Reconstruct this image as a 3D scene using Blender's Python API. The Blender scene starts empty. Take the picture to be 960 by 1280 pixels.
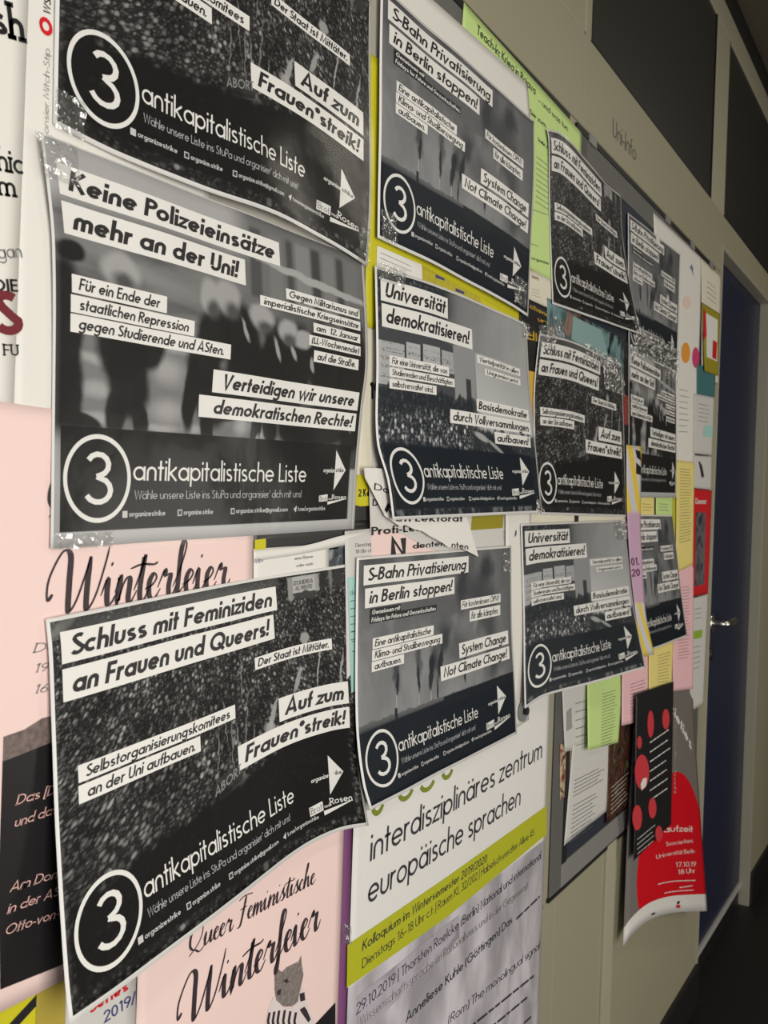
import bpy, math, random
from mathutils import Vector, Matrix
random.seed(7)
scn = bpy.context.scene
# ---- where things stand: a survey of the wall in metres ---------------------
# s runs along the wall, z is height above the floor, n is distance out from the wall.
F = 1145.12; YAW = 1.00982128; PIT = 7.10295e-3; ROL = 3.4024e-2; D0 = 0.57263; ZC = 1.33
def _axes():
    cy, sy = math.cos(YAW), math.sin(YAW); cp, sp = math.cos(PIT), math.sin(PIT); cr, sr = math.cos(ROL), math.sin(ROL)
    out = []
    for x, y, z in [(cy, 0, sy), (0, -1, 0), (sy, 0, -cy)]:
        y, z = cp*y - sp*z, sp*y + cp*z
        x, y = cr*x - sr*y, sr*x + cr*y
        out.append((x, y, z))
    return out
AX = _axes()
def at(px, py, n=0.0):
    """point of the plane n metres off the wall seen at a pixel of the photograph"""
    d = ((px-480)/F, (py-640)/F, 1.0)
    ds, dh, dn = [sum(a*b for a, b in zip(A, d)) for A in AX]
    t = (n-D0)/dn
    return (ds*t, dh*t+ZC, n)
def pt(q): return tuple(q[1:]) if q[0] == 'w' else at(*q)   # ('w', s, z, n) or pixel, n
def lerp(a, b, t): return tuple(x+(y-x)*t for x, y in zip(a, b))
def _chord(p, a, b):
    d = [b[i]-a[i] for i in (0, 1)]; q = [p[i]-a[i] for i in (0, 1)]
    return (q[0]*d[0]+q[1]*d[1])/(d[0]*d[0]+d[1]*d[1])
class Edge:
    def __init__(self, a, b, mids):
        pts = sorted([(_chord(m, a, b), m) for m in mids])
        self.k = [0.0]+[t for t, _ in pts]+[1.0]; self.p = [a]+[m for _, m in pts]+[b]
        n = len(self.k); self.m = []
        for i in range(n):
            lo, hi = max(0, i-1), min(n-1, i+1)
            self.m.append(tuple((self.p[hi][c]-self.p[lo][c])/(self.k[hi]-self.k[lo]) for c in range(3)))
    def __call__(self, t):
        k = self.k; i = 0
        if t < 0: return tuple(self.p[0][c]+self.m[0][c]*t for c in range(3))
        if t > 1: return tuple(self.p[-1][c]+self.m[-1][c]*(t-1) for c in range(3))
        while i < len(k)-2 and t > k[i+1]: i += 1
        h = k[i+1]-k[i]; x = (t-k[i])/h
        x2, x3 = x*x, x*x*x
        a, b, c, d = 2*x3-3*x2+1, x3-2*x2+x, -2*x3+3*x2, x3-x2
        return tuple(a*self.p[i][j]+b*h*self.m[i][j]+c*self.p[i+1][j]+d*h*self.m[i+1][j] for j in range(3))
class Sheet:
    """a sheet of paper: four corners (x, y, n) clockwise from top left, and points its curled edges pass through"""
    def __init__(self, TL, TR, BR, BL, top=(), right=(), bottom=(), left=(), w=.42, h=.297, wave=0.0, seed=0.0):
        self.c = [pt(q) for q in (TL, TR, BR, BL)]; a, b, c, d = self.c
        self.T = Edge(a, b, [at(*q) for q in top]); self.B = Edge(d, c, [at(*q) for q in bottom])
        self.L = Edge(a, d, [at(*q) for q in left]); self.R = Edge(b, c, [at(*q) for q in right])
        self.w, self.h, self.wave, self.seed = w, h, wave, seed
    def __call__(self, u, v, lift=0.0):
        T, B, L, R = self.T(u), self.B(u), self.L(v), self.R(v); a, b, c, d = self.c
        p = [(1-v)*T[i]+v*B[i]+(1-u)*L[i]+u*R[i]-((1-u)*(1-v)*a[i]+u*(1-v)*b[i]+u*v*c[i]+(1-u)*v*d[i]) for i in range(3)]
        if self.wave:
            q = self.seed
            p[2] += self.wave*(math.sin(u*9+q+v*3)*math.sin(v*7+q*1.7)+.5*math.sin(u*17-v*11+q*2.3))*4*min(.25, u*(1-u)+.06)
        p[2] += lift
        return p

# world axes: x = s, y = -n (the wall is the plane y = 0), z up
def W3(p): return Vector((p[0], -p[2], p[1]))
# ---- camera -----------------------------------------------------------------
cam_d = bpy.data.cameras.new('camera'); cam = bpy.data.objects.new('camera', cam_d); scn.collection.objects.link(cam)
def cam_axis(i):                                   # a camera-space axis written in world axes
    s, h, n = AX[0][i], AX[1][i], AX[2][i]
    return Vector((s, -n, h))
R3 = Matrix((cam_axis(0), -cam_axis(1), -cam_axis(2))).transposed()
cam.matrix_world = Matrix.Translation((0, -D0, ZC)) @ R3.to_4x4()
cam_d.sensor_fit = 'VERTICAL'; cam_d.sensor_height = 36.0; cam_d.lens = F/1280*36
cam_d.clip_start = .02; cam_d.clip_end = 60
cam_d.dof.use_dof = True; cam_d.dof.focus_distance = .98; cam_d.dof.aperture_fstop = 14.0
scn.camera = cam
# ---- light ------------------------------------------------------------------
scn.view_settings.view_transform = 'Standard'; scn.view_settings.look = 'None'
scn.view_settings.gamma = 1.0; scn.view_settings.use_curve_mapping = False
scn.view_settings.exposure = 0.0
world = bpy.data.worlds.new('world'); scn.world = world; world.use_nodes = True
world.node_tree.nodes['Background'].inputs[0].default_value = (.80, .86, 1.0, 1)
world.node_tree.nodes['Background'].inputs[1].default_value = .35
def area(name, loc, target, sx, sy, power, col):
    l = bpy.data.lights.new(name, 'AREA'); l.shape = 'RECTANGLE'; l.size = sx; l.size_y = sy; l.energy = power; l.color = col
    o = bpy.data.objects.new(name, l); scn.collection.objects.link(o); o.location = loc
    o.rotation_euler = (Vector(target)-Vector(loc)).to_track_quat('-Z', 'Y').to_euler()
    return o
# added soft fill across the corridor, no known doorway; then the ceiling lamps
area('fill_light', (-.15, -1.95, 1.25), (.9, 0, 1.0), 1.0, 1.5, 43, (1, .965, .91))
area('ceiling_lamp_light', (-.6, -1.1, 2.70), (-.6, -1.1, 0), 1.2, .2, 10, (1, .94, .84))
area('corridor_lamp_light', (3.2, -1.3, 2.70), (3.2, -1.3, 0), 1.2, .2, 7, (1, .93, .80))
area('far_fill_light', (2.6, -2.1, .95), (2.3, 0, .7), .8, 1.3, 13, (1, .95, .86))  # another added fill, brightens the lower right; no known opening there

# ---- materials ----------------------------------------------------------------
MATS = {}
def mat(name, col, rough=.6, metal=0.0, noise=0.0, nscale=40.0, bump=0.0, alpha=1.0, coat=0.0, emit=None):
    if name in MATS: return MATS[name]
    m = bpy.data.materials.new(name); m.use_nodes = True; nt = m.node_tree; b = nt.nodes['Principled BSDF']
    b.inputs['Base Color'].default_value = (*col, 1); b.inputs['Roughness'].default_value = rough
    b.inputs['Metallic'].default_value = metal; b.inputs['Alpha'].default_value = alpha; b.inputs['Coat Weight'].default_value = coat
    if emit: b.inputs['Emission Color'].default_value = (*emit[0], 1); b.inputs['Emission Strength'].default_value = emit[1]
    if noise or bump:
        tc = nt.nodes.new('ShaderNodeTexCoord'); n = nt.nodes.new('ShaderNodeTexNoise'); n.inputs['Scale'].default_value = nscale; n.inputs['Detail'].default_value = 5
        nt.links.new(tc.outputs['Object'], n.inputs['Vector'])
        if noise:
            mr = nt.nodes.new('ShaderNodeMapRange'); mr.inputs[3].default_value = 1-noise; mr.inputs[4].default_value = 1+noise
            mx = nt.nodes.new('ShaderNodeVectorMath'); mx.operation = 'SCALE'; mx.inputs[0].default_value = col
            nt.links.new(n.outputs[0], mr.inputs[0]); nt.links.new(mr.outputs[0], mx.inputs['Scale']); nt.links.new(mx.outputs[0], b.inputs['Base Color'])
        if bump:
            bp = nt.nodes.new('ShaderNodeBump'); bp.inputs['Strength'].default_value = bump; bp.inputs['Distance'].default_value = .002
            nt.links.new(n.outputs[0], bp.inputs['Height']); nt.links.new(bp.outputs[0], b.inputs['Normal'])
    MATS[name] = m
    return m
def srgb(r, g, b):
    f = lambda c: (c/255/12.92) if c <= 10 else ((c/255+.055)/1.055)**2.4
    return (f(r), f(g), f(b))
class Print:
    """procedural print for a sheet; coordinates are centimetres/10 from the top left corner (x right, y down)"""
    def __init__(self, name, rough=.45, base=(.02, .02, .02), w=4.2, h=2.97):
        self.m = bpy.data.materials.new(name); self.m.use_nodes = True; self.nt = self.m.node_tree; self.N = self.nt.nodes
        self.b = self.N['Principled BSDF']; self.b.inputs['Roughness'].default_value = rough; self.b.inputs['Specular IOR Level'].default_value = .14; self.w, self.h = w, h
        tc = self.new('ShaderNodeUVMap'); tc.uv_map = 'mm'; self.uv = tc.outputs[0]; self.duv = self.uv
        s = self.new('ShaderNodeSeparateXYZ'); self.link(self.uv, s.inputs[0]); self.x, self.y = s.outputs[0], s.outputs[1]
        self.c = None; self.base = base
    def new(self, t): return self.N.new(t)
    def link(self, a, b): self.nt.links.new(a, b)
    def put(self, v, sock):
        if hasattr(v, 'is_output') or isinstance(v, bpy.types.NodeSocket): self.link(v, sock)
        else: sock.default_value = v
    def math(self, op, a, b=0.0, c=None, clamp=False):
        n = self.new('ShaderNodeMath'); n.operation = op; n.use_clamp = clamp; self.put(a, n.inputs[0]); self.put(b, n.inputs[1])
        if c is not None: self.put(c, n.inputs[2])
        return n.outputs[0]
    def step(self, v, a, b, lo=0.0, hi=1.0):
        n = self.new('ShaderNodeMapRange'); n.interpolation_type = 'SMOOTHSTEP'; self.put(v, n.inputs[0])
        if a > b: a, b, lo, hi = b, a, hi, lo
        n.inputs[1].default_value = a; n.inputs[2].default_value = b; self.put(lo, n.inputs[3]); self.put(hi, n.inputs[4])
        return n.outputs[0]
    def mix(self, f, a, b):       # scalar mix
        n = self.new('ShaderNodeMix'); n.data_type = 'FLOAT'; self.put(f, n.inputs[0]); self.put(a, n.inputs[2]); self.put(b, n.inputs[3])
        return n.outputs[0]
    def comb(self, x, y):
        n = self.new('ShaderNodeCombineXYZ'); self.put(x, n.inputs[0]); self.put(y, n.inputs[1]); return n.outputs[0]
    def noise(self, sx, sy, scale=1.0, detail=3.0, dist=0.0, off=0.0):
        v = self.comb(self.math('MULTIPLY_ADD', self.x, sx, off), self.math('MULTIPLY', self.y, sy)); n = self.new('ShaderNodeTexNoise')
        n.inputs['Scale'].default_value = scale; n.inputs['Detail'].default_value = detail; n.inputs['Distortion'].default_value = dist
        self.link(v, n.inputs['Vector']); return n.outputs[0]
    def crowd(self, x, y, scale, lo=.01, hi=.4, power=3.0):
        tot = None
        for k, (m, wt, ch) in enumerate(((1.0, 1.0, 0), (1.8, .45, 1), (3.3, .18, 2))):
            v = self.new('ShaderNodeTexVoronoi'); v.inputs['Scale'].default_value = scale*m; v.inputs['Randomness'].default_value = 1.0
            self.link(self.comb(x, y), v.inputs['Vector']); s = self.new('ShaderNodeSeparateColor'); self.link(v.outputs['Color'], s.inputs[0])
            t = self.math('MULTIPLY', self.math('MULTIPLY', self.math('POWER', s.outputs[ch], power), self.step(v.outputs['Distance'], .55, .14)), wt)
            tot = t if tot is None else self.math('ADD', tot, t)
        return self.math('MULTIPLY_ADD', tot, hi-lo, lo)
    def spot(self, v, cx, cy, rx, ry, rot, val, soft=.5, amt=1.0):
        """lay a soft ellipse of tone val over v"""
        mp = self.new('ShaderNodeMapping'); mp.vector_type = 'TEXTURE'
        mp.inputs['Location'].default_value = (cx/100, cy/100, 0); mp.inputs['Rotation'].default_value = (0, 0, math.radians(rot)); mp.inputs['Scale'].default_value = (rx/100, ry/100, 1)
        self.link(self.duv, mp.inputs[0]); g = self.new('ShaderNodeVectorMath'); g.operation = 'LENGTH'; self.link(mp.outputs[0], g.inputs[0])
        return self.mix(self.step(g.outputs['Value'], 1+soft*.5, 1-soft, 0.0, amt), v, val)
    def warp(self, scale, amt, detail=2.0, sx=1.0):
        """wobble the outlines of the soft shapes"""
        n = self.new('ShaderNodeTexNoise'); n.inputs['Scale'].default_value = scale; n.inputs['Detail'].default_value = detail; self.link(self.uv, n.inputs['Vector'])
        a = self.new('ShaderNodeVectorMath'); a.operation = 'SUBTRACT'; self.link(n.outputs['Color'], a.inputs[0]); a.inputs[1].default_value = (.5, .5, .5)
        b = self.new('ShaderNodeVectorMath'); b.operation = 'MULTIPLY_ADD'; self.link(a.outputs[0], b.inputs[0]); b.inputs[1].default_value = (amt*sx, amt, 0); self.link(self.uv, b.inputs[2]); self.duv = b.outputs[0]
    def box(self, v, x0, y0, x1, y1, val, soft=.01, amt=1.0):
        a = self.math('MULTIPLY', self.step(self.x, x0/100-soft, x0/100+soft), self.step(self.x, x1/100+soft, x1/100-soft))
        b = self.math('MULTIPLY', self.step(self.y, y0/100-soft, y0/100+soft), self.step(self.y, y1/100+soft, y1/100-soft))
        return self.mix(self.math('MULTIPLY', self.math('MULTIPLY', a, b), amt), v, val)
    def finish(self, v, tint=(1, 1, 1), paper=.78, margin=(3.5, 3, 4, 4), wash=0.0, papertint=(1, .985, .95), lift=(0, 0, 0)):
        l, t, r, b_ = margin
        v = self.math('MULTIPLY', v, paper)
        inside = self.box(0.0, l, t, self.w*100-r, self.h*100-b_, 1.0, soft=.002)
        n = self.new('ShaderNodeCombineColor')
        for i in range(3): self.link(self.mix(inside, paper*papertint[i], self.math('MULTIPLY_ADD', v, tint[i], lift[i])), n.inputs[i])
        self.link(n.outputs[0], self.b.inputs['Base Color']); return self.m
# ---- objects ------------------------------------------------------------------
def tag(o, label, cat, group=None, kind=None):
    if label: o['label'] = label
    if cat: o['category'] = cat
    if group: o['group'] = group
    if kind: o['kind'] = kind
    return o
def thing(name, loc, label, cat, group=None):
    o = bpy.data.objects.new(name, None); o.empty_display_size = .05; scn.collection.objects.link(o); o.location = loc
    return tag(o, label, cat, group)
class MB:
    def __init__(self): self.v = []; self.f = []; self.uv = []
    def add(self, pts, faces, uvs=None):
        k = len(self.v); self.v += [Vector(p) for p in pts]; self.f += [tuple(i+k for i in f) for f in faces]; self.uv += uvs or [(0, 0)]*len(pts)
    def build(self, name, m, parent=None, smooth=False):
        off = Vector((0, 0, 0)); q = parent
        while q is not None: off += q.location; q = q.parent
        if parent is None and self.v:
            n = len(self.v); loc = Vector((sum(p.x for p in self.v)/n, sum(p.y for p in self.v)/n, min(p.z for p in self.v))); off = loc
        me = bpy.data.meshes.new(name); me.from_pydata([p-off for p in self.v], [], self.f)
        uvl = me.uv_layers.new(name='mm'); li = [0]*len(me.loops); me.loops.foreach_get('vertex_index', li)
        uvl.data.foreach_set('uv', [c for i in li for c in self.uv[i]])
        if smooth: me.polygons.foreach_set('use_smooth', [True]*len(me.polygons))
        if m: me.materials.append(m)
        me.update(); o = bpy.data.objects.new(name, me); scn.collection.objects.link(o)
        if parent is None: o.location = off
        else: o.parent = parent
        return o
def boxm(mb, s0, s1, z0, z1, n0, n1):
    P = [W3((s, z, n)) for n in (n0, n1) for z in (z0, z1) for s in (s0, s1)]
    mb.add(P, [(0, 1, 3, 2), (4, 6, 7, 5), (0, 4, 5, 1), (2, 3, 7, 6), (0, 2, 6, 4), (1, 5, 7, 3)], [(p.x*10, -p.z*10) for p in P]); return mb
def bevelled(mb_or_o, w=.002, seg=2):
    b = mb_or_o.modifiers.new('bevel', 'BEVEL'); b.width = w; b.segments = seg; b.limit_method = 'ANGLE'; return mb_or_o
def patch(S, mb, x0, y0, x1, y1, lift=0.0, cell=11.0, k=1000.0, y0r=None, y1r=None):
    """a rectangle of sheet S between millimetre coordinates"""
    w, h = S.w*k, S.h*k; nx = max(1, math.ceil(abs(x1-x0)/cell)); ny = max(1, math.ceil(abs(y1-y0)/cell))
    P, U = [], []
    for j in range(ny+1):
        for i in range(nx+1):
            x = x0+(x1-x0)*i/nx; y = y0+(y1-y0)*j/ny
            P.append(W3(S(x/w, y/h, lift))); U.append((x/100, y/100))
    F_ = [(j*(nx+1)+i, (j+1)*(nx+1)+i, (j+1)*(nx+1)+i+1, j*(nx+1)+i+1) for j in range(ny) for i in range(nx)]
    mb.add(P, F_, U); return mb
def poly(S, mb, pts, lift=0.0):
    """a small flat polygon in millimetre coordinates of sheet S"""
    w, h = S.w*1000, S.h*1000
    mb.add([W3(S(x/w, y/h, lift)) for x, y in pts], [tuple(range(len(pts)))], [(x/100, y/100) for x, y in pts]); return mb
def sheet_obj(S, name, m, parent, cell=10.0, thick=.00025, top=0):
    mb = MB(); patch(S, mb, 0, top, S.w*1000, S.h*1000, 0, cell); o = mb.build(name, m, parent, smooth=True)
    sd = o.modifiers.new('thickness', 'SOLIDIFY'); sd.thickness = thick; sd.offset = -1
    return o
def project(p):
    q = (p[0], p[1]-ZC, p[2]-D0); X = [sum(q[k]*AX[k][i] for k in range(3)) for i in range(3)]
    return (480+F*X[0]/X[2], 640+F*X[1]/X[2])
def locate(S, px, py):
    """millimetre coordinates on sheet S of a point read off the photograph"""
    u = v = .5
    for _ in range(14):
        a = project(S(u, v)); e = 1e-4; b = project(S(u+e, v)); c = project(S(u, v+e))
        j = [(b[0]-a[0])/e, (c[0]-a[0])/e, (b[1]-a[1])/e, (c[1]-a[1])/e]; r = (px-a[0], py-a[1]); det = j[0]*j[3]-j[1]*j[2]
        u += max(-.3, min(.3, (j[3]*r[0]-j[1]*r[1])/det)); v += max(-.3, min(.3, (-j[2]*r[0]+j[0]*r[1])/det))
    return u*S.w*1000, v*S.h*1000
# ---- a geometric stroke alphabet ------------------------------------------------
XH, ASC, DSC = .64, 1.04, -.27
def arc(cx, cy, rx, ry, a0, a1, n=None):
    n = n or max(3, int(abs(a1-a0)/24)); return [(cx+rx*math.cos(math.radians(a0+(a1-a0)*i/n)), cy+ry*math.sin(math.radians(a0+(a1-a0)*i/n))) for i in range(n+1)]
def glyph(ch, w):
    h = w/2; X = XH; c = X/2; r = (X-w)/2; cx = h+r; T = 1-h; k = w*.62
    O = lambda a0=0, a1=360, n=None: arc(cx, c, r, r, a0, a1, n)
    D = 2*r+w                                     # width of a round letter
    dot = lambda x, y: [(x, y-k*.9), (x, y+k*.9)]
    arch = lambda x0, q: [(x0, 0)]+[(x0, X-h-q)]+arc(x0+q, X-h-q, q, q, 180, 0, 7)[1:]+[(x0+2*q, 0)]
    q = r*.78; aw = 2*q+w
    umla = {'ä': 'a', 'ö': 'o', 'ü': 'u', 'Ä': 'A', 'Ö': 'O', 'Ü': 'U'}
    if ch in umla:
        st, ad = glyph(umla[ch], w); y = (X if ch.islower() else 1)+.2; m = ad/2-.03
        return st+[dot(m-.15, y), dot(m+.15, y)], ad
    g = {
     'a': ([O(), [(D-h, 0), (D-h, X)]], D), 'b': ([O(), [(h, 0), (h, ASC)]], D), 'c': ([O(48, 312)], D*.86),
     'd': ([O(), [(D-h, 0), (D-h, ASC)]], D), 'e': ([O(0, 318), [(h, c), (D-h, c)]], D),
     'f': ([[(.16, 0), (.16, ASC-.16-h)]+arc(.16+.15, ASC-.16-h, .15, .16, 180, 90, 4)[1:], [(0, X-h), (.33, X-h)]], .33),
     'g': ([O(), [(D-h, X), (D-h, -.06)]+arc(cx, -.06, r, .19, 0, -150, 6)[1:]], D),
     'h': ([[(h, 0), (h, ASC)], arch(h, q)], aw), 'i': ([[(h, 0), (h, X)], dot(h, X+.22)], w), 'j': ([[(h, X), (h, DSC)], dot(h, X+.22)], w),
     'k': ([[(h, 0), (h, ASC)], [(.42+h, X), (h, c-.04)], [(h+.10, c+.02), (.44+h, 0)]], .42+w), 'l': ([[(h, 0), (h, ASC)]], w),
     'm': ([arch(h, q*.86), arch(h+q*1.72, q*.86)], q*3.44+w), 'n': ([arch(h, q)], aw), 'o': ([O()], D),
     'p': ([O(), [(h, X), (h, DSC)]], D), 'q': ([O(), [(D-h, X), (D-h, DSC)]], D),
     'r': ([[(h, 0), (h, X)], arc(h+.2, X-h-.2, .2, .2, 175, 75, 4)], .3+w*.3),
     's': ([arc(.18+h, X*.73, .15, X*.27-h, 35, 180, 5)+[(h+.08, X*.55), (h+.27, X*.45)]+arc(.18+h, X*.27, .17, X*.27-h, 10, -145, 6)], .36+w*.9),
     't': ([[(.15, 0), (.15, .92)], [(0, X-h), (.32, X-h)]], .32), 'u': ([[(h, X)]+arc(h+q, h+q, q, q, 180, 360, 7)+[(h+2*q, X)]], aw),
     'v': ([[(h, X), (.25+h*.6, 0), (.5+h*.2, X)]], .5+w*.7), 'w': ([[(h, X), (.2+h, 0), (.39+h, X), (.58+h, 0), (.78+h, X)]], .78+w),
     'x': ([[(h, X), (.42+h, 0)], [(h, 0), (.42+h, X)]], .42+w), 'y': ([[(h, X), (.25+h, .05)], [(.5+h, X), (.14+h, DSC)]], .5+w),
     'z': ([[(0, X-h), (.42, X-h), (.02, h), (.44, h)]], .44), 'ß': ([[(h, 0), (h, .8)]+arc(.2+h, .8, .2, ASC-h-.8, 180, -60, 7)[1:]+[(.22+h, .6)]+arc(.22+h, .32, .2, .32-h, 80, -120, 7)], .46+w),
     'A': ([[(h, 0), (.39, 1), (.78-h, 0)], [(.18, .28), (.6, .28)]], .78), 'B': ([[(h, 0), (h, 1)], [(h, T), (.25, T)]+arc(.25, .755, .2, .245-h, 90, -90, 6)+[(h, .51)], [(h, .51), (.27, .51)]+arc(.27, .255+h*.5, .23, .255-h*.5, 90, -90, 6)+[(h, h)]], .52+h),
     'C': ([arc(.5, .5, .5-h, .5-h, 45, 315, 12)], .82), 'D': ([[(h, 0), (h, 1)], [(h, T), (.26, T)]+arc(.26, .5, .42, .5-h, 90, -90, 9)+[(h, h)]], .68+h),
     'E': ([[(h, 0), (h, 1)], [(h, T), (.48, T)], [(h, .52), (.46, .52)], [(h, h), (.48, h)]], .5), 'F': ([[(h, 0), (h, 1)], [(h, T), (.48, T)], [(h, .5), (.45, .5)]], .5),
     'G': ([arc(.5, .5, .5-h, .5-h, 45, 360, 13)+[(.52, .5)]], 1.0), 'H': ([[(h, 0), (h, 1)], [(.64-h, 0), (.64-h, 1)], [(h, .52), (.62, .52)]], .64),
     'I': ([[(h, 0), (h, 1)]], w), 'J': ([[(.3, 1), (.3, .2)]+arc(.15, .2, .15, .2-h, 0, -150, 5)], .3+h), 'K': ([[(h, 0), (h, 1)], [(.54, 1), (h, .46)], [(.2, .58), (.6, 0)]], .6+h*.5),
     'L': ([[(h, 0), (h, 1)], [(h, h), (.44, h)]], .44), 'M': ([[(h, 0), (.17, 1), (.45, .1), (.73, 1), (.9-h, 0)]], .9), 'N': ([[(h, 0), (h, 1), (.68-h, 0), (.68-h, 1)]], .68),
     'O': ([arc(.5, .5, .5-h, .5-h, 0, 360, 16)], 1.0), 'P': ([[(h, 0), (h, 1)], [(h, T), (.27, T)]+arc(.27, .72, .22, .28-h, 90, -90, 7)+[(h, .44+h)]], .5),
     'Q': ([arc(.5, .5, .5-h, .5-h, 0, 360, 16), [(.55, .4), (.95, 0)]], 1.0), 'R': ([[(h, 0), (h, 1)], [(h, T), (.27, T)]+arc(.27, .72, .22, .28-h, 90, -90, 7)+[(h, .44+h)], [(.26, .45), (.56, 0)]], .56),
     'S': ([arc(.27, .755, .2, .245-h, 40, 180, 6)+[(.16, .62), (.38, .42)]+arc(.27, .28, .23, .28-h, 20, -150, 7)], .52), 'T': ([[(.25, 0), (.25, 1)], [(0, T), (.5, T)]], .5),
     'U': ([[(h, 1), (h, .28)]+arc(.31, .3, .31-h, .3-h, 180, 360, 8)+[(.62-h, 1)]], .62), 'V': ([[(h, 1), (.35, 0), (.7-h, 1)]], .7), 'W': ([[(h, 1), (.26, 0), (.5, 1), (.74, 0), (1-h, 1)]], 1.0),
     'X': ([[(h, 1), (.56, 0)], [(h, 0), (.56, 1)]], .6), 'Y': ([[(h, 1), (.3, .45), (.6-h, 1)], [(.3, .5), (.3, 0)]], .6), 'Z': ([[(0, T), (.52, T), (.04, h), (.56, h)]], .56),
     '0': ([arc(.28, .5, .28-h, .5-h, 0, 360, 14)], .56), '1': ([[(.08, .82), (.26, .95)], [(.26, 0), (.26, 1)]], .4), '2': ([arc(.26, .72, .22, .28-h, 170, -35, 7)+[(.04, h), (.52, h)]], .54),
     '3': ([arc(.25, .75, .2, .25-h, 155, -80, 8)+[(.22, .53)], [(.22, .53)]+arc(.25, .275, .24, .275-h, 78, -155, 9)], .5), '4': ([[(.4, 0), (.4, 1), (.02, .26), (.56, .26)]], .56),
     '5': ([[(.46, T), (.16, T), (.1, .55)]+arc(.24, .33, .24, .33-h, 110, -140, 8)], .5), '6': ([arc(.27, .3, .25, .3-h, 0, 360, 12), [(.05, .4), (.36, 1)]], .54), '7': ([[(0, T), (.5, T), (.14, 0)]], .5),
     '8': ([arc(.27, .76, .2, .24-h, 0, 360, 10), arc(.27, .27, .25, .27-h, 0, 360, 12)], .54), '9': ([arc(.27, .7, .25, .3-h, 0, 360, 12), [(.49, .6), (.18, 0)]], .54),
     '.': ([dot(h, k*.9)], w), ',': ([[(h, k), (h-.05, -.14)]], w), '!': ([[(h, .32), (h, 1)], dot(h, k*.9)], w*1.1), "'": ([[(h, .72), (h, 1)]], w), ':': ([dot(h, k*.9), dot(h, .5)], w),
     '-': ([[(0, .32), (.3, .32)]], .3), '–': ([[(0, .32), (.5, .32)]], .5), '/': ([[(0, -.05), (.36, 1.05)]], .38), '|': ([[(h, -.2), (h, 1.1)]], w), '(': ([arc(.28, .4, .26, .68, 130, 230, 6)], .22), ')': ([arc(-.06, .4, .26, .68, 50, -50, 6)], .22),
     '[': ([[(.2, 1.05), (h, 1.05), (h, -.2), (.2, -.2)]], .2), ']': ([[(0, 1.05), (.2-h, 1.05), (.2-h, -.2), (0, -.2)]], .2), '@': ([arc(.45, .35, .43, .45, -60, 290, 14), arc(.45, .35, .18, .2, 0, 360, 8)], .9),
     '*': ([[(.16, .62), (.16, 1.0)], [(.02, .7), (.3, .92)], [(.02, .92), (.3, .7)]], .32),
    }
    return g.get(ch, ([], .3))
def ribbon(pts, w, taper=None):
    """left and right outlines of a stroke; sharp corners are mitred"""
    P = [pts[0]]
    for p in pts[1:]:
        if math.dist(p, P[-1]) > 1e-4: P.append(p)
    if len(P) < 2: return []
    n = len(P); closed = n > 3 and math.dist(P[0], P[-1]) < 1e-3; out = []
    for i in range(n):
        a = P[i-1] if i > 0 else (P[-2] if closed else None); b = P[i+1] if i < n-1 else (P[1] if closed else None); p = P[i]
        def nrm(u, v):
            d = math.dist(u, v) or 1; return (-(v[1]-u[1])/d, (v[0]-u[0])/d)
        if a is None: m = nrm(p, b); s = 1
        elif b is None: m = nrm(a, p); s = 1
        else:
            m1, m2 = nrm(a, p), nrm(p, b); m = (m1[0]+m2[0], m1[1]+m2[1]); d = math.hypot(*m)
            if d < .25: m = m1; s = 1
            else: m = (m[0]/d, m[1]/d); s = min(1.9, 1/max(.3, m[0]*m1[0]+m[1]*m1[1]))
        hw = (taper(i/(n-1), a or p, b or p) if taper else w)/2*s
        out.append(((p[0]+m[0]*hw, p[1]+m[1]*hw), (p[0]-m[0]*hw, p[1]-m[1]*hw)))
    return out
def layout(text, w, track=.07, space=.3, serif=False):
    x = 0; L = []
    for ch in text:
        if ch == ' ': x += space; continue
        st, ad = glyph(ch, w)
        for s in st:
            L.append([(p[0]+x, p[1]) for p in s])
            if serif and len(s) >= 2:
                for e, f_ in ((s[0], s[1]), (s[-1], s[-2])):
                    if abs(e[0]-f_[0]) < .02 and abs(e[1]-f_[1]) > .2:
                        L.append([(e[0]+x-w*.95, e[1]+(.02 if e[1] < f_[1] else -.02)), (e[0]+x+w*.95, e[1]+(.02 if e[1] < f_[1] else -.02))])
        x += ad+track
    return L, x-track
def write(S, mb, text, x0, y, x1, cap, w=.17, slant=0.0, lift=.00045, y1=None, serif=False, track=.07, strokes=None, taper=None):
    """letter a line on sheet S: from x0 to x1 mm, baseline y (to y1 at the far end), capital height in mm"""
    if strokes: L, wd = strokes
    else: L, wd = layout(text, w, track, serif=serif)
    if x1 is None: x1 = x0+wd*cap
    sx = (x1-x0)/wd; W_, H_ = S.w*1000, S.h*1000; yy = (y1-y) if y1 is not None else 0
    for st in L:
        lines = ribbon(st, w, taper)
        if not lines: continue
        P, U = [], []
        for pr in lines:
            for (a, b) in pr:
                X_ = x0+(a+slant*b)*sx; Y_ = y-b*cap+yy*(X_-x0)/(x1-x0)
                P.append(W3(S(X_/W_, Y_/H_, lift))); U.append((X_/100, Y_/100))
        mb.add(P, [(2*i, 2*i+1, 2*i+3, 2*i+2) for i in range(len(lines)-1)], U)
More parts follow.
